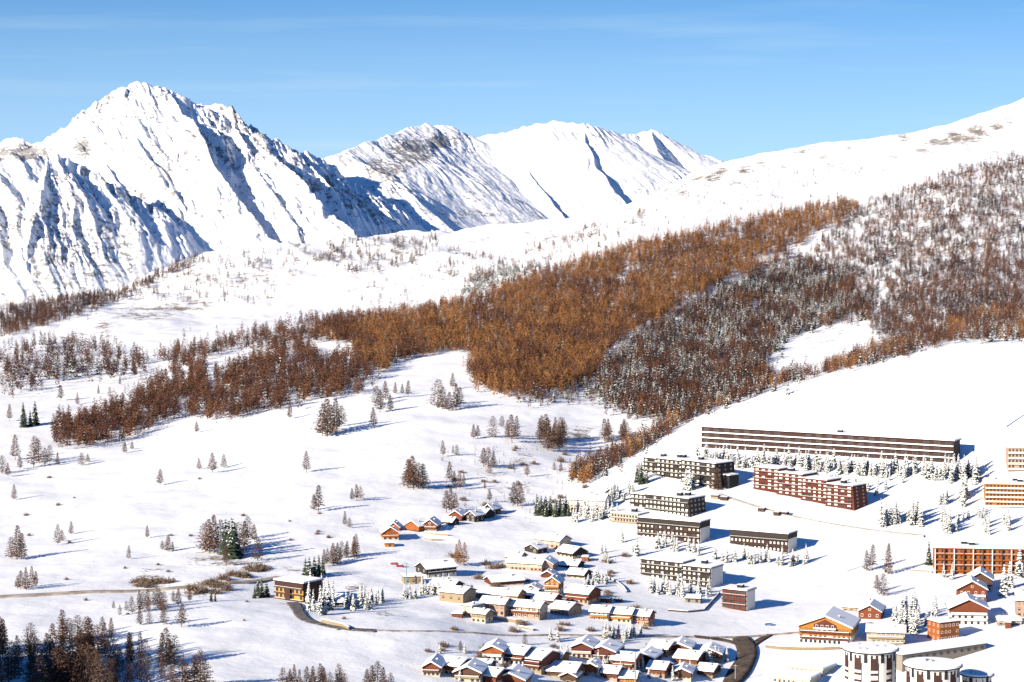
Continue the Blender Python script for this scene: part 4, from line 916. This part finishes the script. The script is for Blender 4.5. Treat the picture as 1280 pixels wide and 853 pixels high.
# ---- the village
VG = 'houses of the old village'
def H_(lb, cx, yb, w_, h_, yaw, d, *a, **k):
    a = list(a)
    if len(a) > 1: a[1] *= .85
    house('house', lb, cx, yb, w_ * 1.1, h_ * 1.15, yaw, d * 1.05, *a, group=VG, **k)
H_('dark timber house with white trimmed gable facing left', 552, 721, 34, 10, -32, 11, 'gx', 3.4, 'white', 'dark', .4, 5, 2, 'lit', 2, (1,), 'dark')
H_('brown house with black gable below the dark timber house', 551, 742, 27, 8, 27, 11, 'gx', 2.6, 'tan', 'brown', .6, 3, 1, 'dark', 1)
H_('plain tan stone house with almost no windows at the village edge', 564, 753, 27, 11, 30, 12, 'gx', 2.2, 'tan', 'tan', .5, 3, 1, 'dark', 1)
H_('wide low house with orange left gable above the stone house', 618, 751, 52, 7, 20, 11, 'gx', 2.4, 'cream', 'amber', .4, 8, 1, 'dark', 2, chim=2)
H_('pink fronted house with two full window rows', 615, 769, 28, 13, 22, 10, 'gx', 2.4, 'pink', 'pink', .5, 5, 2, 'dark', 2)
H_('long pink house with mixed balconies and a black right gable', 653, 772, 39, 12, 23, 10, 'gx', 2.4, 'pink', 'cream', .5, 6, 2, 'shut', 2, (1,), 'rust')
H_('narrow cream house with dark side at the front left corner', 584, 771, 11, 12, 40, 9, 'flat', lower='cream', upper='cream', split=.5, nx=2, nz=2, ewin=2)
H_('tiny stone house in front of the narrow cream house', 598, 778, 16, 10, 30, 7, 'gx', 1.5, 'cream', 'tan', .5, 3, 2, 'dark', 1)
H_('low rust coloured annexe at the left front of the village', 571, 772, 12, 4, 10, 6, 'flat', lower='rust', upper='rust', split=.5, nx=2, nz=1, ewin=0, chim=0)
H_('house with red wall strip under deep snow behind the long pink house', 654, 750, 26, 6, 24, 10, 'gx', 2.4, 'pink', 'red', .4, 4, 1, 'dark', 1)
H_('small orange gabled house between two white roofs', 664, 743, 15, 6, 14, 9, 'gy', 2.2, 'cream', 'orange', .3, 2, 1, 'dark', 1, rmat='orange')
H_('tall amber and white house with front gable at the village centre', 690, 746, 17, 16, 12, 11, 'gy', 3.0, 'white', 'amber', .55, 3, 3, 'shut', 2, (1, 2), 'amber', rmat='amber')
H_('red fronted house with black gable right of the tall amber house', 721, 754, 26, 11, 30, 13, 'gx', 3.2, 'pink', 'rust', .4, 5, 2, 'dark', 2, (1,), 'rust')
H_('low red brown annexe at the right end of the village', 752, 753, 18, 4, 14, 5, 'flat', lower='rust', upper='rust', split=.5, nx=4, nz=1, ewin=0, chim=0)
H_('low pink house with small window row and black gable', 699, 769, 21, 7, 30, 13, 'gx', 2.6, 'pink', 'pink', .5, 5, 1, 'dark', 1)
H_('snow buried house between long pink house and low pink house', 678, 755, 24, 5, 24, 11, 'gx', 2.4, 'cream', 'brown', .4, 3, 1, 'dark', 1)
H_('terraced cream house with plain upper wall, left end of the terrace', 749, 775, 21, 9, 18, 10, 'gx', 2.2, 'cream', 'cream', .5, 4, 2, 'shut', 0, (1,), 'amber')
H_('terraced house with amber balcony, middle of the terrace', 774, 778, 27, 9.5, 18, 10, 'gx', 2.2, 'cream', 'amber', .5, 5, 2, 'dark', 0, (1,), 'amber')
H_('terraced house with black gable, right end of the terrace', 799, 781, 22, 10, 20, 10, 'gx', 2.2, 'pink', 'rust', .5, 4, 2, 'shut', 2)
H_('long pink row house high in the upper village', 655, 713, 40, 8, 20, 10, 'gx', 2.2, 'pink', 'cream', .5, 9, 2, 'dark', 0, chim=2)
H_('pink gable fronted house at the end of the high row', 681, 714, 18, 8, 14, 11, 'gy', 2.8, 'pink', 'pink', .5, 3, 2, 'dark', 2, rmat='red')
H_('little red gable poking from snow above the amber house', 684, 723, 14, 4, 14, 8, 'gy', 2.2, 'pink', 'red', .3, 2, 1, 'dark', 1, rmat='red')
H_('pale pink house with dark red gable at the top of the village', 684, 684, 28, 8, 36, 11, 'gx', 3.0, 'pink', 'cream', .5, 5, 2, 'dark', 2)
H_('cream house with big black gable, rightmost of the upper village', 706, 697, 18, 6, 45, 11, 'gx', 3.2, 'cream', 'dark', .5, 4, 1, 'dark', 2)
H_('small dark gabled house at the upper left of the village', 664, 691, 15, 5, 35, 9, 'gy', 2.6, 'dark', 'dark', .4, 2, 1, 'lit', 1)
H_('house sunk in snow with only a dark eave line showing', 709, 710, 22, 3, 22, 11, 'gx', 2.2, 'dark', 'dark', .4, 3, 1, 'dark', 0)
H_('dark eaved house above the piste track at the village edge', 719, 723, 19, 4.5, 26, 10, 'gx', 2.4, 'cream', 'dark', .4, 3, 1, 'dark', 1)
house('garage', 'bright orange garage box in the upper village', 731, 702, 8, 5.5, 10, 5, 'flat', lower='orange', upper='orange', split=.5, nx=1, nz=1, ewin=0, chim=0, snow=.5, cat='garage')
H_('house with small red left gable above the wide low house', 635, 732, 36, 5, -24, 10, 'gx', 2.6, 'cream', 'red', .3, 5, 1, 'dark', 1)
H_('pale house left of the high pink row', 641, 702, 16, 5, 24, 9, 'gx', 2.2, 'cream', 'pink', .5, 3, 1, 'dark', 1)
H_('tan building with flat snow roof left of the dark timber house', 517, 730, 22, 8, -10, 9, 'flat', lower='tan', upper='tan', split=.5, nx=3, nz=1, ewin=0, chim=0)
# ---- lower chalets along the bottom edge
LG = 'timber chalets of the lower estate'
def C_(lb, cx, yb, w_, h_, yaw, d, roof, rise, *a, **k):
    k.setdefault('ov', 1.0); k.setdefault('snow', .7); house('chalet', lb, cx, yb, w_ * 1.08, h_ * 1.3, yaw, d * 1.2, roof, rise * .68, *a, group=LG, cat='chalet', **k)
C_('leftmost gabled chalet of the lower estate with orange upper floor', 539, 845, 20, 9, 8, 12, 'gy', 3.0, 'cream', 'rust', .5, 4, 2, 'dark', 2, (1,), 'brown')
C_('brown chalet joined behind the leftmost gabled chalet', 561, 843, 22, 9, 28, 11, 'gx', 2.8, 'cream', 'rust', .5, 4, 2, 'dark', 2)
C_('tan gabled chalet with two balcony rows cut near the bottom edge', 584, 853, 30, 10, 10, 13, 'gy', 3.4, 'cream', 'brown', .55, 5, 2, 'dark', 2, (1,), 'tan')
C_('red gabled chalet cut by the bottom edge', 637, 861, 34, 9, 12, 14, 'gy', 3.8, 'cream', 'rust', .4, 4, 2, 'dark', 2, (1,), 'brown')
C_('red sided chalet wedged between tan and red gables', 611, 856, 16, 9, 26, 11, 'gx', 2.6, 'pink', 'rust', .4, 3, 2, 'dark', 1)
C_('orange and white gabled chalet at the top of the lower estate', 615, 826, 24, 10, 10, 12, 'gy', 3.0, 'white', 'orange', .5, 4, 2, 'dark', 2, (1,), 'white', rmat='rust')
C_('rust fronted chalet right of the orange and white gable', 640, 831, 26, 11, 24, 12, 'gx', 3.0, 'white', 'rust', .5, 5, 2, 'dark', 2, (1,), 'brown')
C_('tall red chalet with a broad shadowed right gable', 662, 838, 27, 12, 32, 14, 'gx', 3.4, 'tan', 'red', .4, 5, 3, 'dark', 3, (1, 2), 'red')
C_('wide brown chalet in deep snow below the tall red chalet', 697, 848, 40, 7, 18, 14, 'gx', 3.4, 'tan', 'brown', .4, 6, 1, 'dark', 2, (), chim=2)
C_('small brown gable at the right front of the wide brown chalet', 710, 853, 18, 6, 14, 8, 'gy', 2.4, 'tan', 'brown', .4, 2, 1, 'dark', 1)
C_('red chalet with cream balconies left of the double gables', 727, 823, 24, 11, 12, 13, 'gy', 3.0, 'cream', 'red', .5, 4, 2, 'dark', 2, (1,), 'cream', rmat='red')
C_('long red chalet with front gable above the pale mast', 752, 828, 30, 11, 16, 13, 'gy', 3.2, 'cream', 'red', .45, 5, 2, 'dark', 2, (1,), 'brown', rmat='red')
C_('orange brown chalet left of the pale mast', 778, 838, 26, 10, 20, 12, 'gx', 3.0, 'pink', 'orange', .45, 5, 2, 'dark', 2, (1,), 'rust')
C_('dark gabled chalet right of the pale mast', 804, 831, 24, 7, 18, 12, 'gy', 2.8, 'brown', 'choc', .4, 4, 1, 'dark', 2)
C_('brown chalet under a broad roof left of the road bend chalets', 822, 818, 22, 6, 24, 12, 'gx', 2.8, 'tan', 'brown', .4, 4, 1, 'dark', 1)
C_('gabled brown chalet at the upper side of the road bend', 848, 819, 28, 7, 12, 12, 'gy', 3.0, 'tan', 'rust', .4, 4, 1, 'dark', 1, rmat='rust')
C_('low brown chalet half hidden by spruces inside the bend', 857, 832, 26, 7, 24, 12, 'gx', 3.0, 'tan', 'rust', .4, 5, 1, 'dark', 1)
C_('brown gabled chalet nearest the curving dark road', 886, 826, 28, 7, 12, 12, 'gy', 3.2, 'tan', 'brown', .4, 5, 1, 'lit', 1)
C_('small amber fronted chalet at the foot of the pale mast', 784, 855, 19, 6, 12, 9, 'gx', 2.4, 'tan', 'amber', .4, 3, 1, 'dark', 1)
for q_ in [('small brown chalet squeezed behind the tan gabled chalet', 601, 841, 17, 6, 18, 9, 'gx', 2.6, 'tan', 'brown', .4, 3, 1, 'dark', 1),
  ('amber fronted chalet right behind the tall red chalet', 689, 830, 20, 6, 22, 10, 'gx', 2.8, 'tan', 'amber', .4, 4, 1, 'dark', 1),
  ('orange gable below the long red chalet', 738, 843, 18, 7, 14, 9, 'gy', 2.6, 'cream', 'orange', .4, 3, 1, 'dark', 1),
  ('small red chalet left of the amber chalet at the mast foot', 762, 850, 17, 7, 20, 9, 'gx', 2.6, 'pink', 'red', .4, 3, 1, 'dark', 1),
  ('rust chalet under heavy snow between mast and road bend', 820, 845, 20, 7, 20, 10, 'gx', 2.8, 'tan', 'rust', .4, 4, 1, 'dark', 1),
  ('brown gable cut low inside the road bend', 852, 850, 22, 7, 10, 10, 'gy', 2.8, 'cream', 'brown', .4, 4, 1, 'dark', 1),
  ('dark chalet lowest inside the road bend beside the curving road', 881, 846, 18, 6, 24, 10, 'gx', 2.6, 'tan', 'choc', .4, 3, 1, 'dark', 1)]: C_(*q_)
# ---- parked cars by the village track
CAR = {}
def car(label, px, yb, yaw, m):
    g = G(px, yb); root = root_at('parked_car', label, 'car', g.x, g.y, g.z + .05, yaw)
    b = MB(); b.box(-2.1, 2.1, -.85, .85, .3, .85, 0, .12, .08); b.box(-1.2, 1.5, -.75, .75, .85, 1.42, 0, .45, .12); b.build('body', m, root)
    w_ = MB(); w_.box(-1.0, 1.25, -.77, .77, .92, 1.3, 0, .28, .06); w_.build('windows', M_GLASS, root)
    for sx in (-1.3, 1.3):
        for sy in (-.8, .8):
            t_ = MB(); n = 12; q = [(sx + .33 * math.cos(2 * math.pi * i / n), sy - .1, .33 + .33 * math.sin(2 * math.pi * i / n)) for i in range(n)] + [(sx + .33 * math.cos(2 * math.pi * i / n), sy + .1, .33 + .33 * math.sin(2 * math.pi * i / n)) for i in range(n)]
            t_.poly(q, [tuple(range(n)), tuple(range(2 * n - 1, n - 1, -1))] + [(i, (i + 1) % n, n + (i + 1) % n, n + i) for i in range(n)]); t_.build('wheel', MT['black'], root)
    s_ = MB(); s_.box(-.8, 1.1, -.62, .62, 1.425, 1.6, 0, .1, .1); s_.build('snow_cover', M_SNOW, root); return root
PAINT_R = mat('red_car_paint', (.32, .03, .03), .3, spec=.5); PAINT_B = mat('blue_car_paint', (.06, .14, .30), .3, spec=.5)
car('small red car parked left of the teal mast', 493, 706, 10, PAINT_R); car('small red car parked nearest the teal mast', 500, 709, 6, PAINT_R)
car('small blue car parked in the snow above the road junction', 961, 782, 12, PAINT_B)
# ---- lower right
house('chalet_hotel', 'big chalet hotel with amber and white front and red balconies', 1031, 806, 66, 23, 17, 24, 'gy', 5.0, 'white', 'amber', .5, 11, 3, 'dark', 4, (1, 2), 'red', chim=2, ov=1.2, cat='hotel', rmat='rust', snow=.8)
_h = [o for o in COL.objects if o.name == 'chalet_hotel'][0]; b = MB(); b.prism([(-5.5, 5.6), (-5.5, 9.9), (0, 12.6), (5.5, 9.9), (5.5, 5.6)], -.5, -.06, 'y'); bay = b.build('gable_bay', MT['red'], _h)
for zz in (6.6, 9.2):
    for i in range(4): window(bay, 'lit', -4 + 2.6 * i, -.56, zz, 1.3, 1.5)
b = MB(); b.box(-5.5, 5.5, -1.7, -.51, 7.9, 8.1); b.box(-5.5, 5.5, -1.8, -1.7, 8.1, 8.9); b.build('gable_balcony', MT['white'], _h)
house('house', 'small red gabled house beside the wide white roofed barn', 1087, 774, 28, 10, 16, 16, 'gy', 3.0, 'rust', 'rust', .5, 3, 1, 'shut', 2, chim=0, ov=.9)
house('barn', 'wide white roofed barn left of the small red house', 1068, 764, 30, 5, 18, 16, 'gx', 3.0, 'tan', 'cream', .5, 4, 1, 'dark', 1, chim=0, snow=.8, cat='barn')
house('apartment_house', 'low cream building with three balcony rows under a thick snow roof', 1107, 811, 48, 21, 10, 14, 'gx', 1.8, 'cream', 'cream', .5, 8, 3, 'dark', 2, (1, 2), 'tan', chim=1, snow=.8, cat='building')
house('apartment_house', 'orange cube shaped building with tan left side', 1187, 801, 24, 24, -28, 10, 'flat', lower='orange', upper='orange', split=.5, nx=5, nz=3, win='lit', ewin=3, chim=1, snow=.8, cat='building')
house('chalet', 'white fronted chalet with wide red gable, lowest of three stacked', 1211, 782, 48, 22, 6, 18, 'gy', 4.4, 'white', 'rust', .72, 6, 3, 'dark', 3, (1, 2), 'white', chim=1, ov=1.2, cat='chalet', rmat='choc', snow=.7)
house('chalet', 'rust chalet under thick snow, middle of three stacked', 1215, 754, 36, 18, 8, 16, 'gy', 4.0, 'rust', 'rust', .5, 4, 2, 'lit', 3, (1,), 'white', chim=1, ov=1.1, cat='chalet', rmat='choc', snow=.7)
house('chalet', 'brown and white chalet, uppermost of three stacked', 1225, 740, 30, 16, 12, 16, 'gy', 3.6, 'white', 'brown', .5, 4, 2, 'dark', 3, (1,), 'brown', chim=1, ov=1.1, cat='chalet', rmat='choc', snow=.7)
house('house', 'pink house cut by the right edge behind snowy shrubs', 1281, 772, 22, 22, 10, 14, 'gx', 3.0, 'pink', 'pink', .5, 3, 3, 'dark', 2)
house('house', 'half buried grey house with snow terrace below the right edge house', 1262, 782, 30, 6, 6, 10, 'flat', lower='stone', upper='cream', split=.6, nx=4, nz=1, ewin=0, chim=0, snow=.9)
house('kiosk', 'rust kiosk standing in the snow left of the right edge house', 1260, 786, 7, 8, 10, 4, 'flat', lower='rust', upper='rust', split=.5, nx=1, nz=1, ewin=0, chim=0, cat='kiosk')
def hall(label, x0, y0, x1, y1, yb, d, wall, trim, snow=.7, nx=8):
    slab('hall', label, x0, y0, x1, y1, yb, d, None, wall=wall, floors=1, nx=nx, win='dark', band=trim, enx=0, boxes=0, snow=snow, overhang=.6, cat='hall', topdark=True, ww=.4, wh=.35)
hall('mint edged low hall with cream wall, upper of two', 982, 832, 1028, 838, 846, 14, 'cream', 'mint')
hall('mint edged low hall cut by the bottom edge, lower of two', 966, 845, 1012, 850, 862, 14, 'cream', 'mint')
slab('gallery', 'long low snow roofed gallery winding behind the round towers', 1128, 822, 1232, 803, 812, 15, -32, wall='stone', floors=1, nx=12, win='dark', band='slate', enx=0, boxes=0, snow=.8, overhang=.6, cat='gallery', topdark=True, ww=.4, wh=.35)
def tower(label, cx, cy, wpx, D, strips, wall, shade=False, hh=None):
    p = P(cx, cy, D); R = wpx / 2 * D / F; gz_ = gxy(p.x, D); h = p.z - gz_ if hh is None else hh
    root = root_at('round_tower', label, 'tower', p.x, D, p.z - h, 0); n = 48
    b = MB(); b.cyl(0, 0, R, -6, h - 2.6, n); wv = b.build('wall', MT[wall], root)
    c = MB(); c.cyl(0, 0, R + .12, h - 2.6, h - .3, n); c.build('crown_band', MT['white'], root)
    r = MB(); r.cyl(0, 0, R + 1.4, h - .5, h, n); ro = r.build('roof', MT['black'], root); s_ = MB(); s_.cyl(0, 0, R + 1.25, h + .003, h + .55, n, r1=R + .8); s_.build('snow_cover', M_SNOW, ro)
    for i in range(7):
        a = BR.uniform(0, 6.28); q = BR.uniform(.2, .7) * R; v = MB(); v.cyl(q * math.cos(a), q * math.sin(a), .35, h + .3, h + 1.3, 8); v.build('roof_vent', MT['steel'], ro)
    for i in range(strips):
        a = -math.pi / 2 + (i - strips / 2 + .5) * (2 * math.pi / (strips * 2.1)); ca, sa = math.cos(a), math.sin(a)
        wide = i % 2 == 0
        st = MB(); ww_ = 1.6 if wide else .75
        for (z0, z1) in ([(h - 7.9, h - 1.3)] + [(h - 7.9 - 3 * q - 2.2, h - 7.9 - 3 * q - 1.2) for q in range(int(h / 3) - 3)] if wide else [(h - 4.6, h - .9)]):
            k = len(st.v); pr = R + .2
            for (u, z) in ((-ww_, z0), (ww_, z0), (ww_, z1), (-ww_, z1)):
                aa = a + u / R; st.v.append((pr * math.cos(aa), pr * math.sin(aa), z))
            for (u, z) in ((-ww_, z0), (ww_, z0), (ww_, z1), (-ww_, z1)):
                aa = a + u / R; st.v.append(((R - .3) * math.cos(aa), (R - .3) * math.sin(aa), z))
            for f in ((0, 1, 2, 3), (0, 4, 5, 1), (1, 5, 6, 2), (2, 6, 7, 3), (3, 7, 4, 0)): st.f.append(tuple(k + j for j in f)); st.m.append(0)
        st.build('window_strip', MT['choc'] if wide else MT['black'], root)
        if wide:
            aa = a + math.pi / (strips * 2.1); m_ = MB(); m_.cyl((R + .06) * math.cos(aa), (R + .06) * math.sin(aa), .16, -5, h - 4.6, 6); m_.build('downpipe', MT['dark'], root)
    return root
tower('white round hotel tower, left of the pair at the bottom right', 1088, 810, 64, 1005, 9, 'white')
tower('white round hotel tower, right of the pair, nearer the viewer', 1166, 830, 67, 985, 9, 'white')
tower('small dark round building in the shade of the right tower', 1221, 842, 36, 1000, 5, 'stone', hh=6)
# ---- low walls and terraces
def wall_line(label, pts, h, t=.5, m='stone', name='stone_wall', cat='wall', snow=True):
    H = [G(x, y) for x, y in pts]; c = sum(H, Vector()) / len(H); root = root_at(name, label, cat, c.x, c.y, c.z, 0); b = MB(); s_ = MB()
    for p, q in zip(H[:-1], H[1:]):
        d = Vector((q.x - p.x, q.y - p.y)); n = Vector((-d.y, d.x)).normalized() * t / 2
        for mb, za, zb, k in ((b, -1.5, h, 1.0), (s_, h + .004, h + .35, 1.25)):
            pt = []
            for z_, in ((za,), (zb,)):
                for r, sg in ((p, 1), (q, 1), (q, -1), (p, -1)): pt.append((r.x + n.x * k * sg - c.x, r.y + n.y * k * sg - c.y, r.z - c.z + z_))
            mb.poly(pt, [(3, 2, 1, 0), (4, 5, 6, 7), (0, 1, 5, 4), (1, 2, 6, 5), (2, 3, 7, 6), (3, 0, 4, 7)])
    b.build('masonry', MT[m], root); s_.build('snow_coping', M_SNOW, root); return root
wall_line('tan terrace wall in front of the pink village houses', [(616, 775), (632, 777), (645, 779), (652, 779)], 1.8, m='tan')
wall_line('short tan retaining wall below the long pink house', [(648, 785), (660, 787), (667, 789)], 1.0, m='tan')
wall_line('snow topped terrace wall under the middle ridge chalet', [(531, 667), (545, 669), (560, 670)], 1.2, m='pink')
wall_line('lower tan terrace wall under the ridge chalets', [(530, 674), (540, 676), (552, 676)], 1.0, m='tan')
wall_line('long tan terrace wall below the big chalet hotel', [(957, 810), (975, 812), (1000, 813), (1030, 813), (1050, 812)], 1.6, m='tan')
wall_line('rocky road wall at the right of the left hotel bend', [(402, 778), (415, 781), (428, 784), (436, 788)], 1.6, m='tan')
wall_line('tan wall under the red block road, at the footpath', [(1155, 588), (1175, 590), (1203, 592)], 1.2, m='tan')
wall_line('wooden fence line left of the chalet hotel', [(900, 742), (880, 764), (860, 766), (835, 764)], .8, .2, 'brown', 'wooden_fence', 'fence')
wall_line('stone rim wall at the upper village track', [(757, 722), (770, 728), (779, 735), (783, 741)], .8, .4, 'stone')
# ---- masts and poles
def mast(name, label, px, yb, hpx, r, kind, m='steel', cat='pole'):
    g = G(px, yb); h = hpx * g.y / F; root = root_at(name, label, cat, g.x, g.y, g.z, 0); b = MB(); b.cyl(0, 0, r, -1, h, 8, r1=r * .6); b.build('pole', MT[m], root)
    if kind == 'lift':
        c = MB(); c.box(-2.6, 2.6, -.18, .18, h - .5, h - .15); c.build('crossarm', MT[m], root)
        for sg in (-1, 1):
            w_ = MB(); w_.box(sg * 2.4 - .18, sg * 2.4 + .18, -1.8, 1.8, h - .14, h + .1)
            for j in range(4): w_.cyl(sg * 2.4, -1.35 + .9 * j, .22, h + .1, h + .35, 8)
            w_.build('sheave_train', MT[m], root)
    elif kind == 'lamp':
        c = MB(); c.box(-.9, .9, -.12, .12, h, h + .15); c.box(-.95, -.45, -.2, .2, h - .12, h); c.box(.45, .95, -.2, .2, h - .12, h); c.build('lamp_arm', MT[m], root)
    elif kind == 'power':
        c = MB(); c.box(-.9, .9, -.08, .08, h - .7, h - .55); c.build('crossarm', MT[m], root)
    return root
mast('lift_pylon', 'grey ski lift pylon with crossarm on the white slope', 1258, 534, 41, .6, 'lift', cat='lift pylon')
mast('floodlight_mast', 'tall grey floodlight mast on the piste left of the chalet hotel', 1059, 714, 36, .3, 'lamp', cat='mast')
mast('floodlight_mast', 'pale mast rising among the lower chalets', 794, 860, 46, .35, 'lamp', 'concrete', cat='mast')
mast('floodlight_mast', 'teal mast left of the dark timber house', 508, 731, 27, .3, 'lamp', 'teal', cat='mast')
mast('utility_pole', 'thin grey pole on the open left slope', 302, 622, 24, .17, 'power')
mast('utility_pole', 'thin grey pole at the left foot of the knoll', 184, 616, 18, .17, 'power')
mast('utility_pole', 'tall thin pole on the snow under the larch wood', 444, 564, 34, .2, 'power')
mast('utility_pole', 'thin pole by the left end of the slate block', 766, 622, 30, .16, 'power')
mast('flag_pole', 'slim pole in the hollow of the road junction', 919, 852, 22, .14, 'power')
# ---- roads
def road(name, pts, width, m, lift=.25, kind='structure', banks=.0):
    r = np.array([tuple(G(x, y)) for x, y in pts]); L = np.concatenate([[0], np.cumsum(np.hypot(*np.diff(r[:, :2], axis=0).T))]); n = max(8, int(L[-1] / 4)); q = np.linspace(0, L[-1], n)
    X = np.interp(q, L, r[:, 0]); Y = np.interp(q, L, r[:, 1])
    for _ in range(6): X[1:-1] = (X[:-2] + 2 * X[1:-1] + X[2:]) / 4; Y[1:-1] = (Y[:-2] + 2 * Y[1:-1] + Y[2:]) / 4
    tx = np.gradient(X); ty = np.gradient(Y); l = np.hypot(tx, ty); nx, ny = -ty / l, tx / l
    wd = width * (1 + .12 * np.sin(q / 17) + .08 * np.sin(q / 7.3))
    us = np.linspace(-.5, .5, 7); rows = []
    zc_ = np.max([gz((X + nx * wd * u) / (Y + ny * wd * u), Y + ny * wd * u) for u in us], 0)
    for _ in range(4): zc_[1:-1] = (zc_[:-2] + 2 * zc_[1:-1] + zc_[2:]) / 4
    co = np.concatenate([np.stack([X + nx * wd * u, Y + ny * wd * u, zc_ + lift - abs(u) * .1], 1) for u in us] + [np.stack([X + nx * (wd / 2 + 1) * s_, Y + ny * (wd / 2 + 1) * s_, zc_ - 2.0], 1) for s_ in (-1, 1)])
    Q = []
    order = [7] + list(range(7)) + [8]
    for a, b in zip(order[:-1], order[1:]):
        for i in range(n - 1): Q.append((a * n + i, b * n + i, b * n + i + 1, a * n + i + 1))
    me = np_mesh(name, co, Q, smooth_=True); me.materials.append(m); o = link(name, me); tag(o, kind='structure'); return o
def road_mat(name, a, b, s=.25):
    m = mat(name, a, .85); k = N(m); geo = k.new('ShaderNodeNewGeometry'); n = k.noise(s, 5, .65, geo.outputs['Position']); r = k.ramp(n.outputs['Fac'], [(.38, a), (.62, b)]); k.link(r.outputs['Color'], k.b.inputs['Base Color']); return m
R_LIGHT = road_mat('sanded_road', (.50, .43, .34), (.78, .72, .64)); R_DARK = road_mat('shaded_asphalt', (.05, .045, .043), (.20, .18, .165), .35); R_TRACK = road_mat('gritted_track', (.22, .175, .125), (.52, .45, .37), .12); R_MUD = road_mat('muddy_asphalt', (.05, .036, .027), (.125, .092, .068), .2)
R_EDGE = road_mat('slushy_road', (.16, .125, .10), (.50, .44, .38))
road('road', [(-30, 749), (0, 748), (60, 744), (150, 740), (240, 735), (300, 729), (350, 722)], 6.5, R_TRACK, .6)
road('road', [(365, 754), (371, 760), (374, 768), (379, 774), (390, 779), (410, 783), (436, 788), (470, 789)], 5.5, R_DARK, .3)  # shade on the bend painted in as a darker asphalt colour
road('road', [(440, 788), (480, 789), (520, 790), (600, 792), (690, 794)], 2.0, R_EDGE, .35)
road('road', [(690, 794), (780, 796), (860, 796), (925, 797), (962, 794), (1000, 791)], 2.2, R_EDGE, .3)
road('road', [(925, 797), (934, 810), (934, 822), (926, 836), (912, 856)], 8.5, R_MUD, .32)
road('road', [(868, 796), (890, 798), (910, 800), (930, 808)], 4, R_MUD, .36)
road('road', [(962, 794), (950, 800), (940, 806), (934, 816)], 3, R_MUD, .38)
road('road', [(898, 618), (915, 625), (935, 631), (960, 639), (1000, 649), (1060, 660), (1110, 667), (1155, 671)], 4, R_LIGHT, .4)
road('path', [(1135, 714), (1165, 716)], 3, R_LIGHT, .4)
road('path', [(1160, 588), (1190, 590), (1205, 592)], 3, R_LIGHT, .4)
road('path', [(1205, 600), (1225, 597), (1245, 600)], 3, R_LIGHT, .4)
